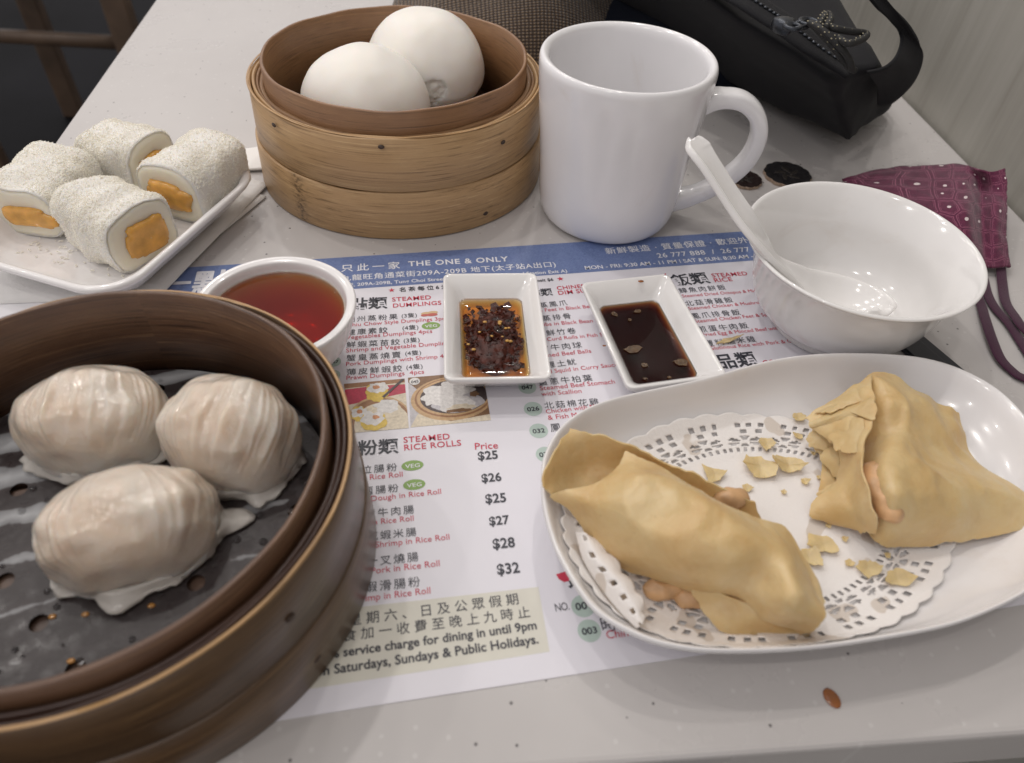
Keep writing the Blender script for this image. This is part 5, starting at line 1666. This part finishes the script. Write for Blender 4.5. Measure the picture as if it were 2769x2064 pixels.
# dark strip wedged below the bowl and the plate
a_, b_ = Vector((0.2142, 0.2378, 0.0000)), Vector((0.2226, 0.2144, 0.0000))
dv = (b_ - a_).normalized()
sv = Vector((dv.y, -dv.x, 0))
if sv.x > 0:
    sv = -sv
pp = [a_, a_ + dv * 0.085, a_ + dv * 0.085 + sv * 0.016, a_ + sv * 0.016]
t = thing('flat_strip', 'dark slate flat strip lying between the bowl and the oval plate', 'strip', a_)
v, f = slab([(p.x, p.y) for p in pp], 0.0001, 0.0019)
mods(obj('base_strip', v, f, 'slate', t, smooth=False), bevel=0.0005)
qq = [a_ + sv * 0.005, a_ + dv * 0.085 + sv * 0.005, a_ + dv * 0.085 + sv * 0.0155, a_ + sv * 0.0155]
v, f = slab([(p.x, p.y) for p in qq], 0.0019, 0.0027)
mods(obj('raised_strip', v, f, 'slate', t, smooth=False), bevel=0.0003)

# ================================================================== PRINTED MENU SHEET
MA = R(5.1835)
mu, mv = Vector((math.cos(MA), math.sin(MA), 0)), Vector((math.sin(MA), -math.cos(MA), 0))
tl = Vector((*(-0.09662, 0.29052), 0)) - mu * 0.056
menu = thing('menu_sheet', 'printed paper menu with a blue header under the dishes', 'menu', tl)
def on_menu(u, w_, z):
    p = tl + mu * u + mv * w_
    return (p.x, p.y, z)
MWID, MHGT = 0.335, 0.2166
vv = [on_menu(u, w_, z) for z in (0.0001, 0.0003) for (u, w_) in ((0, MHGT), (MWID, MHGT), (MWID, 0), (0, 0))]
obj('paper', vv, [(3, 2, 1, 0), (4, 5, 6, 7), (0, 1, 5, 4), (1, 2, 6, 5), (2, 3, 7, 6), (3, 0, 4, 7)], 'paper', menu, smooth=False)
def flat(name, pts, z, mat, par=menu):
    return obj(name, [(p[0], p[1], z) for p in pts], [tuple(range(len(pts)))], mat, par, smooth=False)
def disc(c, e, ratio=1.0, n=36):
    r = math.hypot(e[0] - c[0], e[1] - c[1])
    return [(c[0] + mu.x * r * math.cos(2 * PI * k / n) - mv.x * r * ratio * math.sin(2 * PI * k / n), c[1] + mu.y * r * math.cos(2 * PI * k / n) - mv.y * r * ratio * math.sin(2 * PI * k / n)) for k in range(n)]
bl = Vector((*(-0.04244, 0.27026), 0))
bandh = (bl - tl).dot(mv)
flat('header_band', [on_menu(0, bandh, 0)[:2], on_menu(MWID, bandh, 0)[:2], on_menu(MWID, 0.00005, 0)[:2], on_menu(0, 0.00005, 0)[:2]], 0.00036, 'band')

_tc = {}
def text_geo(s, bold, space):
    key = (s, bold, space)
    if key in _tc:
        return _tc[key]
    cu = bpy.data.curves.new('t', 'FONT')
    cu.body = s
    cu.size = 1.0
    cu.resolution_u = 3
    cu.offset = bold
    cu.space_character = space
    cu.fill_mode = 'FRONT'
    o = bpy.data.objects.new('t', cu)
    me = o.to_mesh()
    v = [tuple(q.co) for q in me.vertices]
    f = [tuple(q.vertices) for q in me.polygons]
    o.to_mesh_clear()
    bpy.data.objects.remove(o)
    bpy.data.curves.remove(cu)
    xs = [q[0] for q in v] or [0, 1]
    _tc[key] = (v, f, min(xs), max(xs))
    return _tc[key]

PRINT = {}
def text(s, p0, p1, col, bold=0.0, space=1.0, tall=1.0, skew=0.0):
    """s may be 'hidden|seen|hidden': the seen part spans p0..p1 along its baseline"""
    parts = s.split('|')
    pre, vis, post = parts if len(parts) == 3 else ('', s, '')
    gv = text_geo(vis, bold, space)
    full = text_geo(pre + vis + post, bold, space)
    x0 = gv[2]
    if pre:
        x0 = text_geo(pre + vis, bold, space)[3] - (gv[3] - gv[2])
    d = Vector((p1[0] - p0[0], p1[1] - p0[1], 0))
    sc = d.length / (gv[3] - gv[2])
    d.normalize()
    up = Vector((-d.y, d.x, 0))
    vv = []
    for (x, y, z) in full[0]:
        q = Vector((p0[0], p0[1], 0)) + d * ((x - x0 + skew * y) * sc) + up * (y * sc * tall)
        vv.append((q.x, q.y, 0.00046 if col not in ('badge',) else 0.0006))
    PRINT.setdefault(col, []).append((vv, full[1]))

K, RD, WH = 'ink', 'red', 'white'
CS = 1.28
# header
LOGO = []
for dx_, dy_ in ((0, 0), (6, 0), (-6, 0), (0, 6), (0, -6), (5, 5), (-5, 5), (5, -5), (-5, -5)):
    LOGO.append((dx_, dy_))
lg0, lg1 = (-0.13495, 0.26839), (-0.08115, 0.27165)
lgu = Vector((lg1[0] - lg0[0], lg1[1] - lg0[1], 0)) / 1355
for q_, (dx_, dy_) in enumerate(LOGO):
    o_ = lgu * dx_ * 1.6 + Vector((-lgu.y, lgu.x, 0)) * dy_ * 1.6
    text('一點心', (lg0[0] + o_.x, lg0[1] + o_.y), (lg1[0] + o_.x, lg1[1] + o_.y), WH, 0.0, 1.0, 1.0)
    PRINT[WH][-1] = ([(p[0], p[1], p[2] + 0.000006 * q_) for p in PRINT[WH][-1][0]], PRINT[WH][-1][1])
text('只此一家', (-0.05008, 0.28353), (-0.02202, 0.28558), WH, 0.012, 1.45, 1.0)
text('THE ONE & ONLY', (-0.01812, 0.28682), (0.03114, 0.29000), WH, 0.022, 1.12)
text('九|龍旺角通菜街209A-209B 地下(太子站A出口)|', (-0.04437, 0.27680), (0.05433, 0.28538), WH, 0.010, 1.12)
text('G/F, |209A-209B, Tung Choi Street, Mong Kok (Prince Edward Station Exit A)|', (-0.04166, 0.27225), (0.05938, 0.28050), WH, 0.018, 1.03)
text('|新鮮製造 · 質量保證 · 歡迎外|賣', (0.08128, 0.29512), (0.15877, 0.30381), WH, 0.008, 1.12)
text('|26 777 888  /  26 777| 999', (0.10718, 0.29130), (0.15703, 0.29594), WH, 0.010, 1.08)
text('|MON - FRI: 9:30 AM - 11 PM | SAT & SUN: 8:30 AM -|'.replace('PM | SAT', 'PM ǀ SAT'), (0.06862, 0.28238), (0.15694, 0.29049), WH, 0.014, 1.0)
text('|名茶每位6|元', (-0.02194, 0.26771), (-0.00327, 0.26922), K, 0.016, 1.45)
text('Depo|sit $6|', (0.04518, 0.27353), (0.05179, 0.27412), K, 0.020, 1.0)
# first column, dumplings
text('點類', (-0.04461, 0.25596), (-0.02692, 0.25667), K, 0.020, 1.0, 1.0)
text('STEAMED', (-0.02504, 0.26060), (-0.00712, 0.26186), RD, 0.010, 1.05, 0.98)
text('DUMPLINGS', (-0.02446, 0.25635), (-0.00239, 0.25789), RD, 0.010, 1.05, 0.98)
text('潮|州蒸粉果|', (-0.04016, 0.24733), (-0.02211, 0.24861), K, 0.0, CS)
text('(3隻)', (-0.02036, 0.24921), (-0.01353, 0.24976), K, 0, 1.0)
text('|Chiu Chow Style Dumplings 3p|cs', (-0.04423, 0.24378), (-0.00241, 0.24708), RD, 0.0, 1.0)
text('健康素餃', (-0.04410, 0.23861), (-0.02627, 0.23979), K, 0.0, CS)
text('(4隻)', (-0.01978, 0.24101), (-0.01275, 0.24160), K, 0, 1.0)
text('Vegetables Dumplings 4pcs', (-0.04403, 0.23569), (-0.00665, 0.23882), RD)
text('鮮蝦菜苗餃', (-0.04349, 0.23068), (-0.02070, 0.23192), K, 0.0, CS)
text('(3隻)', (-0.01907, 0.23286), (-0.01215, 0.23341), K, 0, 1.0)
text('|Shrimp and Vegetable Dumpli|ngs 3pcs', (-0.04340, 0.22749), (-0.00277, 0.23068), RD)
text('蟹皇蒸燒賣', (-0.04286, 0.22244), (-0.02008, 0.22393), K, 0.0, CS)
text('(4隻)', (-0.01822, 0.22483), (-0.01147, 0.22534), K, 0, 1.0)
text('|Pork Dumplings with Shrimp 4|pcs', (-0.04277, 0.21928), (-0.00184, 0.22282), RD)
text('薄皮鮮蝦餃', (-0.04208, 0.21406), (-0.01927, 0.21571), K, 0.0, CS)
text('(4隻)', (-0.01753, 0.21636), (-0.01076, 0.21705), K, 0, 1.0)
text('Prawn Dumplings  4pcs', (-0.04200, 0.21116), (-0.01014, 0.21378), RD)
# first column, rice rolls
text('腸|粉類|', (-0.03502, 0.17219), (-0.01954, 0.17288), K, 0.020, 1.0, 1.0)
text('STEAMED', (-0.01785, 0.17700), (-0.00010, 0.17812), RD, 0.010, 1.05, 0.98)
text('RICE ROLLS', (-0.01749, 0.17324), (0.00423, 0.17478), RD, 0.010, 1.05, 0.98)
text('Price', (0.00937, 0.17254), (0.01825, 0.17273), RD, 0.006)
for s, a, b in (('$25', (0.01036, 0.16750), (0.01794, 0.16789)), ('$26', (0.01123, 0.15717), (0.01858, 0.15758)), ('$25', (0.01213, 0.14792), (0.01964, 0.14822)), ('$27', (0.01301, 0.13860), (0.02014, 0.13902)), ('$28', (0.01369, 0.12932), (0.02134, 0.12966)), ('$32', (0.01456, 0.11951), (0.02214, 0.11997))):
    text(s, a, b, K, 0.026, 1.02, 1.10)
text('齋|拉腸粉|', (-0.03300, 0.16328), (-0.01994, 0.16404), K, 0.0, CS)
text('Plai|n Rice Roll|', (-0.03237, 0.15999), (-0.01778, 0.16108), RD)
text('炸|兩腸粉|', (-0.03169, 0.15375), (-0.01912, 0.15470), K, 0.0, CS)
text('Frie|d Dough in Rice Roll|', (-0.03137, 0.15052), (-0.00374, 0.15278), RD)
text('芫|茜牛肉腸|', (-0.03044, 0.14398), (-0.01344, 0.14520), K, 0.0, CS)
text('Bee|f in Rice Roll|', (-0.02996, 0.14076), (-0.01348, 0.14187), RD)
text('蔥|花蝦米腸|', (-0.02902, 0.13486), (-0.01250, 0.13598), K, 0.0, CS)
text('Drie|d Shrimp in Rice Roll|', (-0.02883, 0.13158), (-0.00111, 0.13370), RD)
text('蜜|汁叉燒腸|', (-0.02885, 0.12499), (-0.01172, 0.12621), K, 0.0, CS)
text('BBQ| Pork in Rice Roll|', (-0.02713, 0.12194), (-0.00456, 0.12365), RD)
text('鮮|蝦滑腸粉|', (-0.02877, 0.11570), (-0.01105, 0.11691), K, 0.0, CS)
text('Sh|rimp in Rice Roll|', (-0.02962, 0.11224), (-0.00765, 0.11398), RD)
text('逢|星期六、日及公眾假期|', (-0.03324, 0.10462), (0.02072, 0.10896), K, 0.002, 1.55)
text('堂|食加一收費至晚上九時止|', (-0.03454, 0.09962), (0.02410, 0.10425), K, 0.002, 1.55)
text('10%| service charge for dining in until 9pm|', (-0.03405, 0.09467), (0.02578, 0.09996), K, 0.022, 1.0, 1.0)
text('o|n Saturdays, Sundays & Public Holidays.|', (-0.03947, 0.08929), (0.02585, 0.09531), K, 0.022, 1.0, 1.0)
# second column
text('蒸|點類|', (0.03875, 0.26288), (0.05034, 0.26377), K, 0.020, 1.0, 1.0)
text('|CHINE|SE', (0.05272, 0.26708), (0.06438, 0.26841), RD, 0.010, 1.05, 0.98)
text('|DIM S|UM', (0.05299, 0.26351), (0.06339, 0.26464), RD, 0.010, 1.05, 0.98)
text('豉汁|蒸鳳爪|', (0.04312, 0.25451), (0.05624, 0.25626), K, 0.0, CS)
text('Chicken| Feet in Black B|ean Sauce', (0.04523, 0.25163), (0.06480, 0.25356), RD)
text('豉汁|蒸排骨|', (0.04349, 0.24531), (0.05667, 0.24687), K, 0.0, CS)
text('Sparer|ibs in Black Bea|n Sauce', (0.04371, 0.24169), (0.06477, 0.24353), RD)
text('鮮竹卷', (0.04422, 0.23548), (0.05768, 0.23692), K, 0.0, CS)
text('Bean |Curd Rolls in Fish| Soup', (0.04394, 0.23193), (0.06695, 0.23410), RD)
text('山竹|牛肉球|', (0.04510, 0.22603), (0.05896, 0.22745), K, 0.0, CS)
text('Steam|ed Beef Balls|', (0.04504, 0.22204), (0.06253, 0.22396), RD)
text('咖喱|土魷|', (0.04664, 0.21604), (0.05490, 0.21721), K, 0.0, CS)
text('Steamed| Squid in Curry Sa|uce', (0.04504, 0.21227), (0.06818, 0.21474), RD)
text('薑蔥牛柏葉', (0.03745, 0.20523), (0.06045, 0.20733), K, 0.0, CS)
text('Steamed Beef Stomach', (0.03771, 0.20234), (0.06966, 0.20514), RD)
text('with Scallion', (0.03792, 0.19919), (0.05476, 0.20035), RD)
text('北菇棉花雞', (0.03848, 0.19241), (0.06106, 0.19377), K, 0.0, CS)
text('|Chicken with| Mushroom', (0.03878, 0.18951), (0.05576, 0.19135), RD)
text('|& Fish| Maw', (0.03916, 0.18619), (0.04750, 0.18698), RD)
text('鳳爪蒸飯', (0.03955, 0.18025), (0.06024, 0.18169), K, 0.0, CS)
text('NO.', (0.03245, 0.10543), (0.03700, 0.10582), K, 0.0, 0.9, 1.35)
text('時菜', (0.04651, 0.09814), (0.05734, 0.09907), K, 0.0, CS)
text('|Chin|ese Vegetables', (0.04756, 0.09540), (0.05449, 0.09592), RD)
# third column
text('飯類', (0.11029, 0.26938), (0.12915, 0.27153), K, 0.020, 1.0, 1.0)
text('STEAMED', (0.13103, 0.27493), (0.14954, 0.27644), RD, 0.010, 1.05, 0.98)
text('RICE', (0.13134, 0.27117), (0.14049, 0.27200), RD, 0.010, 1.05, 0.98)
text('鱆魚肉餅飯', (0.11171, 0.26348), (0.13530, 0.26574), K, 0.0, CS)
text('|Steamed Dried Octopus & Minc|ed Pork Rice', (0.11226, 0.26009), (0.15134, 0.26353), RD)
text('北菇滑雞飯', (0.11245, 0.25403), (0.13612, 0.25634), K, 0.0, CS)
text('|Steamed Chicken & Mushroo|m Rice', (0.11310, 0.25095), (0.15034, 0.25471), RD)
text('鳳爪排骨飯', (0.11310, 0.24493), (0.13704, 0.24727), K, 0.0, CS)
text('|Steamed Chicken Feet & Spar|e Ribs Rice', (0.11389, 0.24186), (0.15239, 0.24610), RD)
text('煎蛋牛肉飯', (0.11401, 0.23578), (0.13801, 0.23797), K, 0.0, CS)
text('|Fried Egg & Minced Beef with R|ice', (0.11509, 0.23282), (0.15538, 0.23664), RD)
text('豐料糯米雞', (0.11474, 0.22646), (0.13865, 0.22884), K, 0.0, CS)
text('|Glutinous Rice with Pork & Chi|cken', (0.11572, 0.22377), (0.15728, 0.22773), RD)
text('粥|品類|', (0.11697, 0.21267), (0.13556, 0.21465), K, 0.020, 1.0, 1.0)
text('CONGEE', (0.13732, 0.21393), (0.15325, 0.21522), RD, 0.010, 1.05, 0.98)
text('Price', (0.16570, 0.21602), (0.17423, 0.21684), RD, 0.006)

# circled item numbers
for s, c, e in (('045', (-0.04911, 0.23086), (-0.04620, 0.23077)), ('027', (-0.04798, 0.22203), (-0.04507, 0.22193)), ('026', (-0.04759, 0.21425), (-0.04474, 0.21415)), ('047', (0.03250, 0.20439), (0.03623, 0.20426)), ('026', (0.03366, 0.19235), (0.03744, 0.19221)), ('032', (0.03472, 0.18081), (0.03843, 0.18066)),
                ('033', (0.03608, 0.16907), (0.03976, 0.16891)), ('001', (0.04150, 0.10681), (0.04534, 0.10659)), ('003', (0.04228, 0.09844), (0.04602, 0.09822))):
    flat('number_circle', disc(c, e), 0.00038, 'sage')
    r = math.hypot(e[0] - c[0], e[1] - c[1])
    a = Vector((*c, 0)) - mu * r * 0.66 + mv * r * 0.30
    b = a + mu * r * 1.32
    text(s, (a.x, a.y), (b.x, b.y), K, 0.024, 1.0, 0.92)
# VEG badges
for c, e in (((-0.00727, 0.24351), (-0.00315, 0.24371)), ((-0.01430, 0.16604), (-0.01020, 0.16618)), ((-0.01352, 0.15732), (-0.00947, 0.15750))):
    flat('veg_badge', disc(c, e, 0.58), 0.00040, 'green')
    r = math.hypot(e[0] - c[0], e[1] - c[1])
    a = Vector((*c, 0)) - mu * r * 0.66 + mv * r * 0.25
    b = a + mu * r * 1.32
    text('VEG', (a.x, a.y), (b.x, b.y), WH, 0.012, 1.05, 0.85)
# stars
def star(c, e):
    r = math.hypot(e[0] - c[0], e[1] - c[1])
    pts = []
    for k in range(10):
        q = r if k % 2 == 0 else r * 0.40
        a = PI / 2 + 2 * PI * k / 10
        p = Vector((*c, 0)) + mu * q * math.cos(a) - mv * q * math.sin(a)
        pts.append((p.x, p.y))
    c3 = [(c[0], c[1], 0.00046)]
    vv = c3 + [(p[0], p[1], 0.00046) for p in pts]
    PRINT.setdefault('red', []).append((vv, [(0, 1 + k, 1 + (k + 1) % 10) for k in range(10)]))
star((-0.02554, 0.26877), (-0.02392, 0.26873))
star((0.05519, 0.27553), (0.05692, 0.27567))
# peanuts, chili leaf and dim sum trolley marks
MT['peanut1'] = plain('printed_peanut_shell', (0.60, 0.42, 0.24), 0.5)
MT['peanut2'] = plain('printed_peanut', (0.50, 0.12, 0.10), 0.5)
flat('peanut_print', disc((-0.00932, 0.25186), (-0.00688, 0.25213), 0.45), 0.00038, 'peanut1')
flat('peanut_print', disc((-0.00644, 0.25245), (-0.00409, 0.25272), 0.45), 0.00040, 'peanut1')
flat('peanut_print', disc((-0.00997, 0.25064), (-0.00813, 0.25084), 0.45), 0.00042, 'peanut2')
flat('peanut_print', disc((-0.00672, 0.25097), (-0.00421, 0.25123), 0.40), 0.00044, 'peanut2')
flat('red_mark', [(0.10546, 0.27654), (0.10798, 0.27669), (0.10833, 0.27880), (0.10706, 0.27798)], 0.00040, 'red')
flat('red_mark', [(0.03404, 0.11855), (0.03833, 0.11972), (0.03869, 0.11761), (0.03809, 0.11592), (0.03646, 0.11555), (0.03477, 0.11678)], 0.00040, 'red')
flat('black_mark', [(0.03793, 0.11592), (0.03880, 0.11611), (0.03961, 0.11435), (0.03830, 0.11318), (0.03757, 0.11401), (0.03845, 0.11430)], 0.00044, 'ink')
# beige notice
flat('notice_panel', [(-0.04363, 0.08549), (0.02892, 0.09248), (0.02768, 0.11433), (-0.03855, 0.10999)], 0.00033, 'beige')

# printed food photographs
def photo(name, A, B, C_, D, shapes, bg):
    A, B, C_, D = [Vector((*p, 0)) for p in (A, B, C_, D)]
    def q(s, t_):
        p = A.lerp(B, s).lerp(D.lerp(C_, s), t_)
        return (p.x, p.y)
    root = flat(name, [q(0, 1), q(1, 1), q(1, 0), q(0, 0)], 0.00038, bg)
    for k, (m, kind_, d) in enumerate(shapes):
        if kind_ == 'poly':
            pts = [q(min(1, max(0, s)), min(1, max(0, t_))) for s, t_ in d]
        else:
            cx, cy, rx, ry, wb, sd_ = d
            pts = []
            for i in range(40):
                a = 2 * PI * i / 40
                w_ = 1 + wb * noise.noise(Vector((math.cos(a) * 2, math.sin(a) * 2, sd_)))
                pts.append(q(min(1, max(0, cx + rx * w_ * math.cos(a))), min(1, max(0, cy + ry * w_ * math.sin(a)))))
            pts = pts[::-1]
        flat('printed_shape', pts, 0.00038 + 0.000012 * (k + 1), m, root)
for n_, c_ in (('p_red', (0.46, 0.035, 0.075)), ('p_wood', (0.52, 0.34, 0.18)), ('p_woodd', (0.30, 0.15, 0.07)), ('p_cream', (0.66, 0.58, 0.45)), ('p_yellow', (0.66, 0.47, 0.08)), ('p_white', (0.70, 0.68, 0.66)),
               ('p_orange', (0.56, 0.24, 0.10)), ('p_dark', (0.07, 0.05, 0.05)), ('p_pink', (0.62, 0.40, 0.40)), ('p_grey', (0.50, 0.48, 0.50)), ('p_brown', (0.22, 0.12, 0.06))):
    MT[n_] = plain('print_' + n_[2:], c_, 0.45, 0.16, 900)
photo('food_photo', (-0.04288, 0.20896), (-0.01822, 0.21114), (-0.01599, 0.18428), (-0.03842, 0.18263), [
    ('p_red', 'poly', [(0, .45), (1, .30), (1, 0.12), (.45, .10), (0, .12)]), ('p_woodd', 'poly', [(0, 0), (0, .10), (1, .08), (1, 0)]),
    ('p_wood', 'ell', (.52, .92, .58, .60, 0, 0)), ('p_woodd', 'ell', (.52, .86, .53, .50, 0, 0)), ('p_cream', 'ell', (.56, .92, .48, .46, 0, 0)),
    ('p_yellow', 'ell', (.52, .24, .19, .19, .3, 3)), ('p_white', 'ell', (.54, .15, .18, .11, .5, 4)), ('p_orange', 'ell', (.52, .13, .06, .04, .5, 5)),
    ('p_yellow', 'ell', (.20, .66, .15, .16, .3, 6)), ('p_white', 'ell', (.20, .62, .13, .10, .5, 7)), ('p_orange', 'ell', (.20, .60, .05, .04, .4, 8)),
    ('p_cream', 'ell', (.68, .60, .22, .18, .3, 1)), ('p_white', 'ell', (.66, .54, .20, .13, .5, 12)), ('p_yellow', 'ell', (.42, .82, .22, .18, .3, 9)), ('p_white', 'ell', (.40, .76, .20, .13, .5, 10)), ('p_orange', 'ell', (.46, .74, .06, .04, .4, 11)),
    ('p_dark', 'poly', [(.60, .34), (.63, .37), (.99, .03), (.99, .01), (.95, .01)])], 'p_cream')
photo('food_photo', (-0.01686, 0.21161), (0.01439, 0.21417), (0.01628, 0.18702), (-0.01530, 0.18461), [
    ('p_grey', 'poly', [(0, 1), (.45, 1), (.2, .4), (0, .1)]), ('p_cream', 'poly', [(.0, 1), (1, 1), (1, .88), (.5, .95), (.1, .75)]),
    ('p_wood', 'ell', (.55, .50, .53, .44, 0, 0)), ('p_woodd', 'ell', (.57, .48, .50, .40, 0, 0)), ('p_wood', 'ell', (.57, .47, .475, .375, 0, 0)), ('p_dark', 'ell', (.58, .47, .44, .34, 0, 0)), ('p_grey', 'ell', (.62, .60, .34, .20, .2, 0)),
    ('p_white', 'ell', (.33, .42, .16, .20, .45, 1)), ('p_white', 'ell', (.62, .32, .22, .17, .4, 2)), ('p_white', 'ell', (.60, .62, .24, .17, .45, 5)), ('p_cream', 'ell', (.66, .70, .18, .06, .4, 6)), ('p_brown', 'ell', (.62, .76, .16, .035, .4, 7)), ('p_brown', 'ell', (.84, .46, .06, .05, .5, 3)),
    ('p_white', 'ell', (.085, .095, .07, .075, 0, 0))], 'p_brown')
text('045', (-0.01544, 0.20812), (-0.01236, 0.20852), K, 0.012, 1.0, 0.95)
for g_ in PRINT['ink'][-1:]:
    PRINT['ink'][-1] = ([(p[0], p[1], 0.00064) for p in g_[0]], g_[1])

for col, lst in PRINT.items():
    v, f = join(lst)
    o = kind(obj('lettering', v, f, col, menu, smooth=False), 'stuff')
PRINT.clear()
# date on the receipt, printed in grey
text('2|023/03/01 15:05|', (-0.20006, 0.26955), (-0.17274, 0.26732), 'greyprint', 0.0, 1.1, 1.0, 0.25)
for col, lst in PRINT.items():
    v, f = join(lst)
    v = [(p[0], p[1], 0.0011) for p in v]
    kind(obj('lettering', v, f, col, rcp, smooth=False), 'stuff')
print('OBJECTS', len(bpy.data.objects))
